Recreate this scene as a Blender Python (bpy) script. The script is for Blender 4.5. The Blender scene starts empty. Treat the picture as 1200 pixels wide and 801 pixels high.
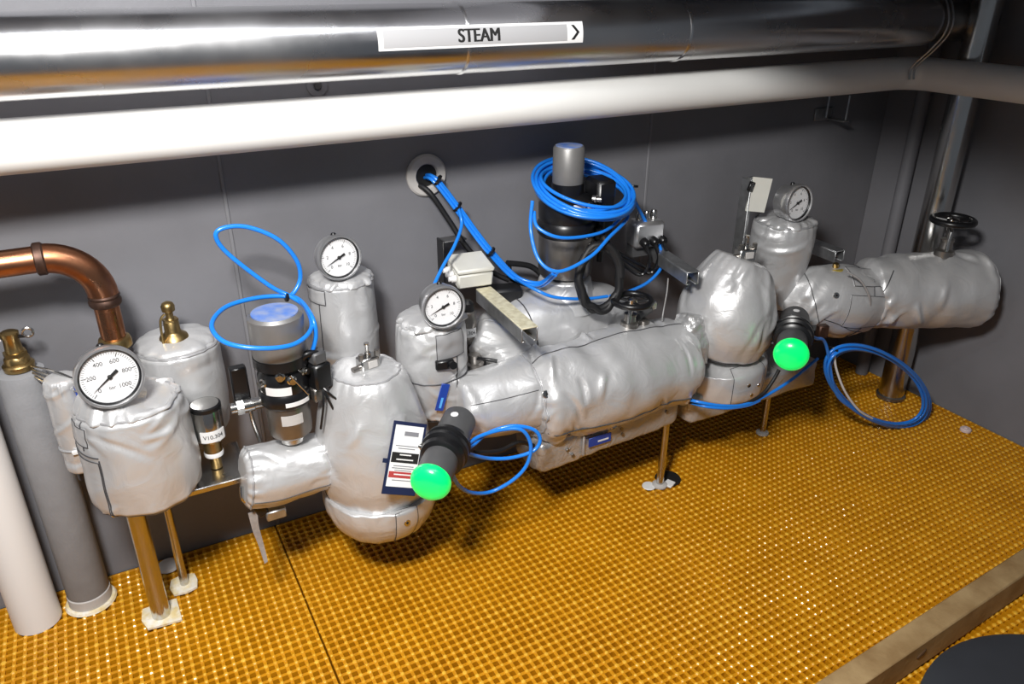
import bpy, math, random
from math import sin, cos, pi, radians, sqrt, atan2
from mathutils import Vector, Matrix, noise

# ------------------------------------------------------------------ camera
V = Vector
scene = bpy.context.scene
COL = scene.collection
FPX = 902.0                                   # focal length in pixels of the 1200 x 801 frame
CAM = V((0.0, -2.293, 1.75))
_yaw, _pit, _rol = radians(28.56), radians(25.65), radians(.13)
FW = V((sin(_yaw)*cos(_pit), cos(_yaw)*cos(_pit), -sin(_pit)))
_r0 = V((cos(_yaw), -sin(_yaw), 0)); _u0 = _r0.cross(FW)
RT = cos(_rol)*_r0 + sin(_rol)*_u0
UP = -sin(_rol)*_r0 + cos(_rol)*_u0
cd = bpy.data.cameras.new('camera'); cam = bpy.data.objects.new('camera', cd); COL.objects.link(cam)
cd.sensor_fit = 'HORIZONTAL'; cd.sensor_width = 36; cd.lens = FPX/1200*36; cd.clip_start = .02
cam.matrix_world = Matrix(((RT.x, UP.x, -FW.x, CAM.x), (RT.y, UP.y, -FW.y, CAM.y), (RT.z, UP.z, -FW.z, CAM.z), (0, 0, 0, 1)))
scene.camera = cam

# ------------------------------------------------------------------ world, lamps, exposure
w = bpy.data.worlds.new('world'); scene.world = w; w.use_nodes = True
w.node_tree.nodes['Background'].inputs[0].default_value = (.80, .88, 1, 1)
w.node_tree.nodes['Background'].inputs[1].default_value = .115
def spot(name, loc, aim, power, cone, blend, size, col):
    d = bpy.data.lights.new(name, 'SPOT'); d.energy = power; d.spot_size = radians(cone); d.spot_blend = blend
    d.shadow_soft_size = size; d.color = col
    o = bpy.data.objects.new(name, d); COL.objects.link(o); o.location = loc
    o.rotation_euler = (V(aim) - V(loc)).to_track_quat('-Z', 'Y').to_euler()
def area(name, loc, aim, power, sx, sy, col):
    d = bpy.data.lights.new(name, 'AREA'); d.shape = 'RECTANGLE'; d.size = sx; d.size_y = sy; d.energy = power; d.color = col
    o = bpy.data.objects.new(name, d); COL.objects.link(o); o.location = loc
    o.rotation_euler = (V(aim) - V(loc)).to_track_quat('-Z', 'Y').to_euler()
area('work_lamp', (-.30, -1.95, 2.50), (.75, -.35, .55), 92, .36, .30, (1, .98, .95))
area('fill_lamp', (.10, -1.35, 2.78), (.25, -.9, 0), 20, 2.2, .18, (.95, .97, 1))  # weak fill added, stretched long for its reflection in the steam pipe
vs = scene.view_settings
vs.view_transform = 'Standard'; vs.look = 'None'; vs.gamma = 1; vs.use_curve_mapping = False; vs.exposure = 0.0

# ------------------------------------------------------------------ placing helpers
def ray(px, py): return FW + RT*((px - 600)/FPX) - UP*((py - 400.5)/FPX)
def at(px, py, Y):
    d = ray(px, py); return CAM + d*((Y - CAM.y)/d.y)
def on_floor(px, py, z=0.0):
    d = ray(px, py); return CAM + d*((z - CAM.z)/d.z)
def ppm(P): return FPX/((V(P) - CAM).dot(FW))          # pixels per metre at a point

# ------------------------------------------------------------------ materials
MATS = {}
def mat(name, col, rough=.5, metal=0.0, noise_amt=0.0, nscale=20, bump=0.0, bscale=40, emit=0, coat=0, dist=0.0, spec=.5, col2=None, rvar=0, ridged=False):
    m = bpy.data.materials.new(name); m.use_nodes = True; nt = m.node_tree; b = nt.nodes['Principled BSDF']
    b.inputs['Base Color'].default_value = (*col, 1); b.inputs['Roughness'].default_value = rough
    b.inputs['Metallic'].default_value = metal; b.inputs['Specular IOR Level'].default_value = spec
    if coat: b.inputs['Coat Weight'].default_value = coat; b.inputs['Coat Roughness'].default_value = .15
    if emit:
        b.inputs['Emission Color'].default_value = (*col, 1); b.inputs['Emission Strength'].default_value = emit
    tc = nt.nodes.new('ShaderNodeTexCoord')
    if noise_amt or rvar:
        n = nt.nodes.new('ShaderNodeTexNoise'); n.inputs['Scale'].default_value = nscale; n.inputs['Detail'].default_value = 5
        nt.links.new(tc.outputs['Object'], n.inputs['Vector'])
    if noise_amt:
        mx = nt.nodes.new('ShaderNodeMix'); mx.data_type = 'RGBA'
        c2 = col2 or tuple(c*(1 - noise_amt) for c in col)
        mx.inputs[6].default_value = (*col, 1); mx.inputs[7].default_value = (*c2, 1)
        rp = nt.nodes.new('ShaderNodeMapRange'); rp.inputs[1].default_value = .35; rp.inputs[2].default_value = .68
        nt.links.new(n.outputs['Fac'], rp.inputs[0]); nt.links.new(rp.outputs[0], mx.inputs[0]); nt.links.new(mx.outputs[2], b.inputs['Base Color'])
    if rvar:
        rr = nt.nodes.new('ShaderNodeMapRange'); rr.inputs[1].default_value = .3; rr.inputs[2].default_value = .7
        rr.inputs[3].default_value = max(.02, rough - rvar); rr.inputs[4].default_value = rough + rvar
        nt.links.new(n.outputs['Fac'], rr.inputs[0]); nt.links.new(rr.outputs[0], b.inputs['Roughness'])
    if bump:
        n2 = nt.nodes.new('ShaderNodeTexNoise'); n2.inputs['Scale'].default_value = bscale; n2.inputs['Detail'].default_value = 4
        n2.inputs['Distortion'].default_value = dist
        if ridged: n2.noise_type = 'RIDGED_MULTIFRACTAL'; n2.inputs['Detail'].default_value = 2.5; n2.inputs['Roughness'].default_value = .45
        nt.links.new(tc.outputs['Object'], n2.inputs['Vector'])
        bp = nt.nodes.new('ShaderNodeBump'); bp.inputs['Strength'].default_value = bump; bp.inputs['Distance'].default_value = .01
        nt.links.new(n2.outputs['Fac'], bp.inputs['Height']); nt.links.new(bp.outputs['Normal'], b.inputs['Normal'])
    MATS[name] = m; return m
mat('wall', (.195, .195, .212), .55, 0, .16, 3, .05, 60)
mat('wall_dark', (.02, .02, .022), .8)
mat('strip', (.21, .21, .225), .5)
mat('grp', (.62, .265, .006), .30, 0, .3, 5, .2, 240, col2=(.52, .21, .004), spec=.5)
mat('grp_glint', (.86, .50, .055), .24, 0, .5, 60, col2=(.70, .33, .012), spec=.65)  # paler yellow paints the bright specular dots of the grating
mat('pit', (.010, .006, .003), .9)
mat('wood', (.42, .285, .135), .7, 0, .6, 9, .15, 60, col2=(.26, .155, .06))
mat('knot', (.10, .05, .02), .8)
mat('silver', (.64, .64, .645), .36, .45, .08, 5, .40, 13, dist=1.0, spec=.7)
mat('foil', (.54, .54, .54), .33, .55, .16, 9, .55, 24, dist=1.6, spec=.6)
mat('seam', (.05, .05, .055), .6)
mat('stitch', (.36, .36, .37), .5, .3)
mat('steel', (.62, .61, .59), .22, 1, .12, 9, .03, 30, rvar=.08)
mat('clad', (.66, .66, .67), .27, 1, .08, 4, .05, 7, rvar=.09)
mat('galv', (.50, .51, .52), .38, .9, .25, 40, .05, 60)
mat('galv_yellow_sheen', (.74, .70, .52), .5, .25, .30, 60, .1, 90, col2=(.55, .50, .34))  # yellowish reflection put into the base colour
mat('brass', (.47, .33, .14), .36, 1, .3, 30, .05, 60, rvar=.08)
mat('brass_yellow', (.80, .62, .12), .35, .6)
mat('copper', (.52, .24, .13), .33, 1, .4, 14, .03, 40, col2=(.30, .12, .06), rvar=.1)
mat('copper_dark', (.10, .055, .04), .5, .7, .5, 40)
mat('white_paint', (.84, .84, .82), .38, 0, .04, 5)
mat('white_plastic', (.80, .79, .78), .45)
mat('foam', (.265, .27, .285), .8, 0, .1, 20, .12, 120)
mat('collar', (.52, .50, .48), .7, 0, .1, 30)
mat('sealant', (.83, .80, .72), .7, 0, .2, 40, .4, 60, col2=(.75, .60, .30))
mat('black', (.007, .007, .008), .32, 0, spec=.5)
mat('rubber', (.007, .007, .008), .55)
mat('dark_plastic', (.075, .075, .078), .45, 0, .1, 30)
mat('grey_metal', (.30, .28, .26), .33, .9, .15, 25)
mat('cap_grey', (.25, .245, .24), .42, .5, .1, 20)
mat('cap_blue', (.10, .22, .62), .35, .1, .85, 26, col2=(.34, .38, .50))
mat('beige', (.66, .65, .59), .5, 0, .05, 20)
mat('blue_tube', (.012, .215, .80), .30, 0, coat=.3)
mat('blue_pale', (.10, .42, .90), .3)
mat('blue_tag', (.016, .055, .33), .4)
mat('navy', (.008, .014, .055), .5)
mat('card_white', (.80, .80, .80), .5)
mat('red', (.42, .05, .05), .5)
mat('ink', (.01, .01, .01), .6)
mat('ink_grey', (.22, .22, .24), .6)
mat('bezel', (.66, .66, .67), .30, .85)
mat('dial', (.86, .86, .87), .5)
mat('sign_grey', (.40, .40, .41), .5)
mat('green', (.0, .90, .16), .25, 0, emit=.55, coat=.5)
mat('dark_drum', (.028, .03, .036), .5, 0, .2, 6)
mat('strap', (.46, .45, .45), .5, .3, .2, 60)
mat('pink', (.72, .58, .56), .6)
gm = bpy.data.materials.new('gauge_glass'); gm.use_nodes = True; nt = gm.node_tree; nt.nodes.clear()
_o = nt.nodes.new('ShaderNodeOutputMaterial'); _m = nt.nodes.new('ShaderNodeMixShader'); _t = nt.nodes.new('ShaderNodeBsdfTransparent')
_g = nt.nodes.new('ShaderNodeBsdfGlossy'); _g.inputs['Roughness'].default_value = .05; _m.inputs[0].default_value = .05
nt.links.new(_t.outputs[0], _m.inputs[1]); nt.links.new(_g.outputs[0], _m.inputs[2]); nt.links.new(_m.outputs[0], _o.inputs[0])
MATS['glass'] = gm

# ------------------------------------------------------------------ mesh builder (world coordinates)
class MB:
    def __init__(s): s.v = []; s.f = []
    def add(s, vs_, fs):
        k = len(s.v); s.v += [V(p) for p in vs_]; s.f += [tuple(i + k for i in f) for f in fs]; return s
    def box(s, c, size, rot=None, bev=0.0):
        hx, hy, hz = [d/2 for d in size]; b = min(bev, .49*min(size)); R = rot or Matrix.Identity(3); c = V(c)
        if b <= 0:
            p = [V((x, y, z)) for x in (-hx, hx) for y in (-hy, hy) for z in (-hz, hz)]
            return s.add([c + R @ q for q in p], [(0, 1, 3, 2), (4, 6, 7, 5), (0, 4, 5, 1), (2, 3, 7, 6), (0, 2, 6, 4), (1, 5, 7, 3)])
        vs_ = []; idx = {}
        for sx in (-1, 1):
            for sy in (-1, 1):
                for sz in (-1, 1):
                    for a in range(3):
                        q = [sx*(hx - b), sy*(hy - b), sz*(hz - b)]; q[a] = (sx*hx, sy*hy, sz*hz)[a]
                        idx[(sx, sy, sz, a)] = len(vs_); vs_.append(c + R @ V(q))
        fs = []
        for a in range(3):
            o1, o2 = [k for k in range(3) if k != a]
            for sg in (-1, 1):
                f = []
                for (p, q) in ((-1, -1), (1, -1), (1, 1), (-1, 1)):
                    k = [0, 0, 0]; k[a] = sg; k[o1] = p; k[o2] = q; f.append(idx[(*k, a)])
                fs.append(f if (sg > 0) != (a == 1) else f[::-1])
        for a in range(3):                       # edge chamfers along axis a
            o1, o2 = [k for k in range(3) if k != a]
            for p in (-1, 1):
                for q in (-1, 1):
                    k0 = [0, 0, 0]; k0[a] = -1; k0[o1] = p; k0[o2] = q; k1 = list(k0); k1[a] = 1
                    f = [idx[(*k0, o1)], idx[(*k1, o1)], idx[(*k1, o2)], idx[(*k0, o2)]]
                    fs.append(f)
        for sx in (-1, 1):
            for sy in (-1, 1):
                for sz in (-1, 1): fs.append([idx[(sx, sy, sz, a)] for a in range(3)])
        return s.add(vs_, fs)
    def lathe(s, prof, o, axis=(0, 0, 1), seg=32, caps=True):
        """prof: (radius, height) pairs along axis from o"""
        a = V(axis).normalized(); u = a.orthogonal().normalized(); v = a.cross(u); o = V(o); vs_ = []; fs = []
        for (r, h) in prof:
            for i in range(seg):
                t = 2*pi*i/seg; vs_.append(o + a*h + (u*cos(t) + v*sin(t))*r)
        for j in range(len(prof) - 1):
            for i in range(seg):
                k = (i + 1) % seg; fs.append((j*seg + i, j*seg + k, (j + 1)*seg + k, (j + 1)*seg + i))
        if caps:
            fs.append(tuple(range(seg))[::-1]); fs.append(tuple((len(prof) - 1)*seg + i for i in range(seg)))
        return s.add(vs_, fs)
    def tube(s, pts, r, seg=10, closed=False, caps=True):
        pts = [V(p) for p in pts]; n = len(pts); rad = r if isinstance(r, (list, tuple)) else [r]*n
        T = []
        for i in range(n):
            a = pts[(i - 1) % n] if (closed or i > 0) else pts[i]; b = pts[(i + 1) % n] if (closed or i < n - 1) else pts[i]
            T.append((b - a).normalized() if (b - a).length > 1e-9 else V((0, 0, 1)))
        u = T[0].orthogonal().normalized(); vs_ = []; fs = []
        for i in range(n):
            u = (u - T[i]*u.dot(T[i])); u = u.normalized() if u.length > 1e-6 else T[i].orthogonal().normalized(); v = T[i].cross(u)
            for k in range(seg):
                t = 2*pi*k/seg; vs_.append(pts[i] + (u*cos(t) + v*sin(t))*rad[i])
        for j in range(n if closed else n - 1):
            j2 = (j + 1) % n
            for i in range(seg):
                k = (i + 1) % seg; fs.append((j*seg + i, j*seg + k, j2*seg + k, j2*seg + i))
        if caps and not closed:
            fs.append(tuple(range(seg))[::-1]); fs.append(tuple((n - 1)*seg + i for i in range(seg)))
        return s.add(vs_, fs)
    def sphere(s, c, r, seg=16, rings=8, R=None):
        c = V(c); r = r if isinstance(r, (tuple, list)) else (r, r, r); R = R or Matrix.Identity(3); vs_ = []; fs = []
        for j in range(rings + 1):
            p = pi*j/rings
            for i in range(seg):
                t = 2*pi*i/seg; vs_.append(c + R @ V((r[0]*sin(p)*cos(t), r[1]*sin(p)*sin(t), r[2]*cos(p))))
        for j in range(rings):
            for i in range(seg):
                k = (i + 1) % seg; fs.append((j*seg + i, (j + 1)*seg + i, (j + 1)*seg + k, j*seg + k))
        return s.add(vs_, fs)
    def text(s, body, size, o, u, v, thick=.0006, align='CENTER', bold=0.0):
        cu = bpy.data.curves.new('t', 'FONT'); cu.body = body; cu.size = size; cu.align_x = align; cu.align_y = 'CENTER'; cu.extrude = thick/2; cu.offset = bold
        ob = bpy.data.objects.new('t', cu); me = bpy.data.meshes.new_from_object(ob)
        u = V(u).normalized(); v = V(v).normalized(); n = u.cross(v); o = V(o)
        s.add([o + u*p.co.x + v*p.co.y + n*p.co.z for p in me.vertices], [tuple(q.vertices) for q in me.polygons])
        bpy.data.objects.remove(ob); bpy.data.curves.remove(cu); bpy.data.meshes.remove(me); return s
ORIG = {}
def obj(name, mb, m, parent=None, kind=None, smooth=True, sharp=38, label=None):
    root = parent
    while root is not None and root.parent is not None: root = root.parent
    if root is not None: o0 = ORIG[root.name]
    else:
        xs = [p.x for p in mb.v]; ys = [p.y for p in mb.v]; zs = [p.z for p in mb.v]
        o0 = V(((min(xs) + max(xs))/2, (min(ys) + max(ys))/2, min(zs)))
    me = bpy.data.meshes.new(name); me.from_pydata([tuple(p - o0) for p in mb.v], [], mb.f); me.validate()
    import bmesh
    bm = bmesh.new(); bm.from_mesh(me); bmesh.ops.recalc_face_normals(bm, faces=bm.faces); bm.to_mesh(me); bm.free()
    if smooth:
        me.polygons.foreach_set('use_smooth', [True]*len(me.polygons)); me.set_sharp_from_angle(angle=radians(sharp))
    me.materials.append(MATS[m]); o = bpy.data.objects.new(name, me); COL.objects.link(o)
    if parent is not None: o.parent = parent
    else: o.location = o0; ORIG[o.name] = o0
    if kind: o['kind'] = kind
    if label: o['label'] = label
    return o
def thing(name, label, cat, loc, group=None, kind=None):
    o = bpy.data.objects.new(name, None); COL.objects.link(o); o.location = V(loc); o.empty_display_size = .05; ORIG[o.name] = V(loc)
    if label: o['label'] = label
    if cat: o['category'] = cat
    if group: o['group'] = group
    if kind: o['kind'] = kind
    return o
def tag(o, label, cat, group=None):
    o['label'] = label; o['category'] = cat
    if group: o['group'] = group
    return o
def crom(pts, n, closed=False):
    """Catmull-Rom through points (any dimension as Vectors), n samples"""
    pts = [V(p) for p in pts]; m = len(pts); out = []; segs = m if closed else m - 1
    for i in range(n):
        t = i*segs/(n if closed else n - 1); k = min(int(t), segs - 1); f = t - k
        g = lambda j: pts[j % m] if closed else pts[max(0, min(m - 1, j))]
        a, b, c, d = g(k - 1), g(k), g(k + 1), g(k + 2)
        out.append(.5*((2*b) + (c - a)*f + (2*a - 5*b + 4*c - d)*f*f + (3*b - a - 3*c + d)*f**3))
    return out
def rotz(a): return Matrix.Rotation(a, 3, 'Z')
def frame(n):
    n = V(n).normalized(); u = V((0, 0, 1)).cross(n).normalized(); return u, n.cross(u), n     # right, up, facing

# ------------------------------------------------------------------ insulation jackets
class Surf: pass
def blob(path, radii, seg=104, n=84, amp=.006, fold=.006, fdir='ring', fk=(1.6, 26), seed=0, er=.045, sq=1.0, ridge_end=0.0, gather=0.0, crs=16, erb=None):
    """a padded fabric body swept along path: low bulges, creases, rounded ends"""
    P = crom([V(p) for p in path], n); rr = [q.x for q in crom([V((r, 0, 0)) for r in radii], n)]
    L = [0]
    for i in range(1, n): L.append(L[-1] + (P[i] - P[i - 1]).length)
    T = [(P[min(n - 1, i + 1)] - P[max(0, i - 1)]).normalized() for i in range(n)]
    u = T[0].orthogonal().normalized()
    if abs(T[0].z) < .8: u = V((0, 0, 1)) - T[0]*T[0].z; u.normalize()
    else: u = (V((0, -1, 0)) - T[0]*(-T[0].y)).normalized()
    mb = MB(); S = Surf(); grid = []; so = V((seed*3.17, seed*1.31, seed*7.7)); rc_ = random.Random(seed*7 + 1); CR = []
    for _ in range(crs):
        base = 0 if fdir == 'long' else (pi/2 if fdir == 'ring' else rc_.uniform(0, pi)); an = base + rc_.uniform(-.75, .75); hl_ = rc_.uniform(.035, .10)
        CR.append((rc_.choice((rc_.uniform(0, .25), rc_.uniform(.1, .9), rc_.uniform(.75, 1)))*L[-1], rc_.uniform(0, 2*pi), cos(an), sin(an), hl_, rc_.choice((-1, 1))*rc_.uniform(.5, 1.1)*fold*.85, rc_.uniform(.008, .017)))
    for i in range(n):
        u = (u - T[i]*u.dot(T[i])).normalized(); v = T[i].cross(u); s = L[i]; e = min(s, L[-1] - s); k = 1.0; er_ = er if (erb is None or s < L[-1]/2) else erb; ko = .45 if er_ > .02 else .72
        if e < er_: k = sqrt(max(0.0, 1 - (1 - e/er_)**2))*(1 - ko) + ko if e > 0 else ko
        row = []
        for j in range(seg):
            t = 2*pi*j/seg; d = u*cos(t) + v*sin(t); r = rr[i]*k; p0 = P[i] + d*r
            a = amp*noise.noise(p0*4.2 + so)*.9 + amp*.30*noise.noise(p0*15 + so)
            if fdir == 'ring': q = V((cos(t)*1.1, sin(t)*1.1, s*14))
            elif fdir == 'long': q = V((cos(t)*2.6, sin(t)*2.6, s*4))
            else: q = p0*11
            a += fold*.42*noise.noise(q + so)
            pk = noise.noise(V((cos(t)*5.5, sin(t)*5.5, s*3)) + so)          # puckers running in from the ends
            a += (.0035 + fold*.45)*pk*max(0, 1 - e/.085)**1.5*min(1, e/.012 + .2)
            for (cs, ct, dxs, dxt, hl_, A, wd) in CR:
                ds = s - cs; dt = ((t - ct + pi) % (2*pi) - pi)*rr[i]; al = ds*dxs + dt*dxt
                if abs(al) < hl_:
                    ac_ = (ds*dxt - dt*dxs + .05*al*al/hl_*(1 if A > 0 else -1)*3)/wd
                    if abs(ac_) < 2.6: a += A*(1 - (al/hl_)**2)*(ac_*1.1 - .5)*math.exp(-ac_*ac_)
            if gather: a += gather*sin(t*17 + 3*noise.noise(d*2 + so))*max(0, 1 - e/.05)
            row.append(p0 + d*a*min(1, k + .1) if True else p0)
        grid.append(row)
    S.P, S.grid, S.n, S.seg = P, grid, n, seg
    vs_ = [p for r in grid for p in r]; fs = []
    for i in range(n - 1):
        for j in range(seg):
            k = (j + 1) % seg; fs.append((i*seg + j, i*seg + k, (i + 1)*seg + k, (i + 1)*seg + j))
    c0 = len(vs_); vs_.append(P[0]); vs_.append(P[-1])
    for j in range(seg):
        k = (j + 1) % seg; fs.append((c0, k, j)); fs.append((c0 + 1, (n - 1)*seg + j, (n - 1)*seg + k))
    mb.add(vs_, fs); S.mb = mb; return S
def sp(S, t, th, off=0.0):
    """point on a jacket: t along 0..1, th angle in turns"""
    fi = min(S.n - 1.001, max(0, t*(S.n - 1))); i = int(fi); fi -= i; fj = (th % 1.0)*S.seg; j = int(fj) % S.seg; fj -= int(fj); j2 = (j + 1) % S.seg
    p = (S.grid[i][j]*(1 - fj) + S.grid[i][j2]*fj)*(1 - fi) + (S.grid[i + 1][j]*(1 - fj) + S.grid[i + 1][j2]*fj)*fi; d = (p - S.P[i].lerp(S.P[i + 1], fi)).normalized()
    return p + d*off, d
def ring_seam(S, t, par, r=.0022, m='seam', t0=0, t1=1, name='seam'):
    k = int(S.seg*(t1 - t0)); pts = [sp(S, t, t0 + (t1 - t0)*q/k, .0008)[0] for q in range(k if t1 - t0 >= 1 else k + 1)]
    return obj(name, MB().tube(pts, r, 6, closed=(t1 - t0 >= 1)), m, par)
def line_seam(S, th, par, t0=.05, t1=.95, r=.0018, m='seam', dth=0.0, name='seam'):
    pts = [sp(S, t0 + (t1 - t0)*q/24, th + dth*q/24, .0008)[0] for q in range(25)]
    return obj(name, MB().tube(pts, r, 6), m, par)
def rivet(S, t, th, par, r=.010):
    p, d = sp(S, t, th, 0)
    o = obj('rivet', MB().lathe([(r*.3, .004), (r*.9, .004), (r, .002), (r, -.004)], p, d, 16), 'steel', par)
    obj('rivet_hole', MB().lathe([(r*.35, .0052), (r*.35, .002)], p, d, 12), 'ink', o)
def patch(S, t0, t1, h0, h1, par, m='silver', off=.0035, name='flap', stitched=True):
    """a sewn-on flap lying on the jacket between t0..t1 along and h0..h1 turns around"""
    n, k = 10, 12; mb = MB(); vs_ = []; fs = []
    for lay in (off, -.003):
        for i in range(n + 1):
            for j in range(k + 1):
                e = 0 if (0 < i < n and 0 < j < k) else -.0012
                vs_.append(sp(S, t0 + (t1 - t0)*i/n, h0 + (h1 - h0)*j/k, lay + e)[0])
    W = k + 1; N = (n + 1)*W
    for i in range(n):
        for j in range(k):
            a = i*W + j; fs += [(a, a + 1, a + W + 1, a + W), (N + a, N + a + W, N + a + W + 1, N + a + 1)]
    rim = [j for j in range(k)] + [i*W + k for i in range(n)] + [n*W + j for j in range(k, 0, -1)] + [i*W for i in range(n, 0, -1)]
    for q in range(len(rim)): a, b = rim[q], rim[(q + 1) % len(rim)]; fs.append((a, N + a, N + b, b))
    o = obj(name, mb.add(vs_, fs), m, par, sharp=50)
    if stitched: obj('flap_edge', MB().tube([vs_[a] for a in rim], .0013, 5, closed=True), 'seam', o)
    return o
def toward(S, P0=None):
    """turn fraction of the jacket angle that faces the camera at mid length"""
    i = S.n//2; best = max(range(S.seg), key=lambda j: (S.grid[i][j] - S.P[i]).normalized().dot((CAM - S.P[i]).normalized())); return best/S.seg
def jacket(name, label, path, radii, m='silver', cat='insulation jacket', **kw):
    S = blob(path, radii, **kw); zmin = min(p.z for p in S.mb.v); c = S.P[S.n//2]
    t = thing(name, label, cat, (c.x, c.y, zmin)); S.root = t; S.f = toward(S)
    S.body = obj('jacket_body', S.mb, m, t, sharp=80); return S

# ================================================================== THE SETTING
WX = 3.12                                                            # right wall plane
fl = thing('floor', 'yellow moulded grating floor in two panels', None, (1, -.9, 0), kind='structure')
obj('pit_floor', MB().box((1, -1.0, -.12), (4.6, 2.3, .02)), 'pit', fl)
def grating(x0, x1, y0, y1, pitch=.0255, bw=.0098, dep=.03):
    mb = MB(); sd = MB(); nx = int((x1 - x0)/pitch); ny = int((y1 - y0)/pitch); px = (x1 - x0)/nx; py = (y1 - y0)/ny
    for i in range(nx + 1): mb.box((x0 + i*px, (y0 + y1)/2, -dep/2 - .0015), (bw, y1 - y0, dep))
    for j in range(ny + 1): mb.box(((x0 + x1)/2, y0 + j*py, -dep/2 - .0022), (x1 - x0, bw, dep))
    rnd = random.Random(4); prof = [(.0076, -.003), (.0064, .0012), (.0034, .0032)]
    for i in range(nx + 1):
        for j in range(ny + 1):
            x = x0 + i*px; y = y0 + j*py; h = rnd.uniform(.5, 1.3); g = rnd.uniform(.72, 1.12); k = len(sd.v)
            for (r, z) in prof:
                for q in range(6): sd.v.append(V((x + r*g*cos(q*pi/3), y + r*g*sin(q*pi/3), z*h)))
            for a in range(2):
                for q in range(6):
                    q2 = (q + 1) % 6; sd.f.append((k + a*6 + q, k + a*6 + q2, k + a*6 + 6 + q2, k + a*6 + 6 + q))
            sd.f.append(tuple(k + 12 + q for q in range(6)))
    for x in (x0, x1): mb.box((x, (y0 + y1)/2, -dep/2), (.011, y1 - y0 + .01, dep + .002))
    for y in (y0, y1): mb.box(((x0 + x1)/2, y, -dep/2), (x1 - x0 + .01, .011, dep + .002))
    return mb, sd
def fast(name, mb, m, parent, kind):
    o0 = ORIG[parent.name]; me = bpy.data.meshes.new(name); me.from_pydata([tuple(p - o0) for p in mb.v], [], mb.f)
    me.materials.append(MATS[m]); o = bpy.data.objects.new(name, me); COL.objects.link(o); o.parent = parent; o['kind'] = kind; return o
for (ga_, gb_) in ((-1.05, .2925), (.3095, WX - .012)):
    bars, studs = grating(ga_, gb_, -2.0, -.012)
    fast('grating_panel', bars, 'grp', fl, 'stuff'); fast('glint_studs', studs, 'grp_glint', fl, 'stuff')  # pale studs at the crossings stand in for glints

wb = thing('wall_back', 'grey panelled back wall behind the valves', None, (1, .03, -.12), kind='structure')
SEAMS = (-1.4, .312, 1.825, WX + .05)
for a, b in zip(SEAMS[:-1], SEAMS[1:]):
    obj('wall_panel', MB().box(((a + b)/2, .03, 1.1), (b - a - .006, .06, 2.44), bev=.003), 'wall', wb)
for x in SEAMS[1:3]: obj('joint_strip', MB().box((x, -.001, 1.1), (.011, .006, 2.44), bev=.002), 'strip', wb)
obj('backing_sheet', MB().box((.85, .07, 1.1), (4.6, .015, 2.44)), 'wall_dark', wb)
wr = obj('wall_right', MB().box((WX + .03, -1.02, 1.1), (.06, 2.04, 2.44), bev=.003), 'wall', kind='structure')
obj('gap_shade_back', MB().box((.85, -.003, -.012), (4.4, .006, .02)), 'wall_dark', kind='structure')  # dark strips painted for the shaded gap between grating and wall
obj('gap_shade_right', MB().box((WX - .003, -1.0, -.012), (.006, 1.95, .02)), 'wall_dark', kind='structure')

# unseen beam added above the pipes to shade the far end of the bay
obj('ceiling', MB().box((.9, -1.1, 2.96), (5.2, 4.6, .08)), 'wall', kind='structure')
obj('shade_beam_1', MB().box((1.32, -1.0, 2.365), (.18, 1.98, 1.09), bev=.004), 'wall', kind='structure')
# timber kerb lying on the grating
bp0, bp1 = on_floor(985, 801, .1), on_floor(1200, 658, .1)
d = (bp1 - bp0).normalized(); ang = atan2(d.y, d.x); c = (bp0 + bp1)/2
bm_t = thing('timber_kerb', 'bare timber beam lying on the yellow grating at lower right', 'timber', (c.x, c.y, .002))
Rk = rotz(ang)
obj('beam', MB().box((c.x + .1*d.x, c.y + .1*d.y, .0545), (2.2, .068, .101), Rk, .004), 'wood', bm_t)
kp = on_floor(1072, 770, .06)
fn = Rk @ V((0, -1, 0)); kc = V((c.x, c.y, .062)) + fn*.0345 + d*(-.13)
obj('knot', MB().sphere(kc, (.022, .0035, .008), R=Rk @ Matrix.Rotation(radians(-18), 3, 'Y')), 'knot', bm_t)
# dark drum in the corner of the picture
r_d = .36; q0, q1 = on_floor(1078, 801, .30), on_floor(1200, 741, .30); mid = (q0 + q1)/2; h2 = (q1 - q0); pr = V((h2.y, -h2.x, 0)).normalized()
dc = mid + pr*sqrt(r_d**2 - (h2.length/2)**2)
dr = thing('rubber_drum', 'dark grey rounded drum cut off by the lower right corner', 'drum', (dc.x, dc.y, .003))
obj('drum_body', MB().lathe([(r_d - .05, .003), (r_d - .03, .02), (r_d - .012, .25), (r_d - .008, .28)], (dc.x, dc.y, 0), seg=64), 'dark_drum', dr)
obj('drum_lid', MB().lathe([(r_d - .004, .272), (r_d, .285), (r_d - .002, .297), (r_d - .015, .306), (r_d - .06, .312), (.05, .318)], (dc.x, dc.y, 0), seg=64), 'dark_drum', dr)

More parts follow.
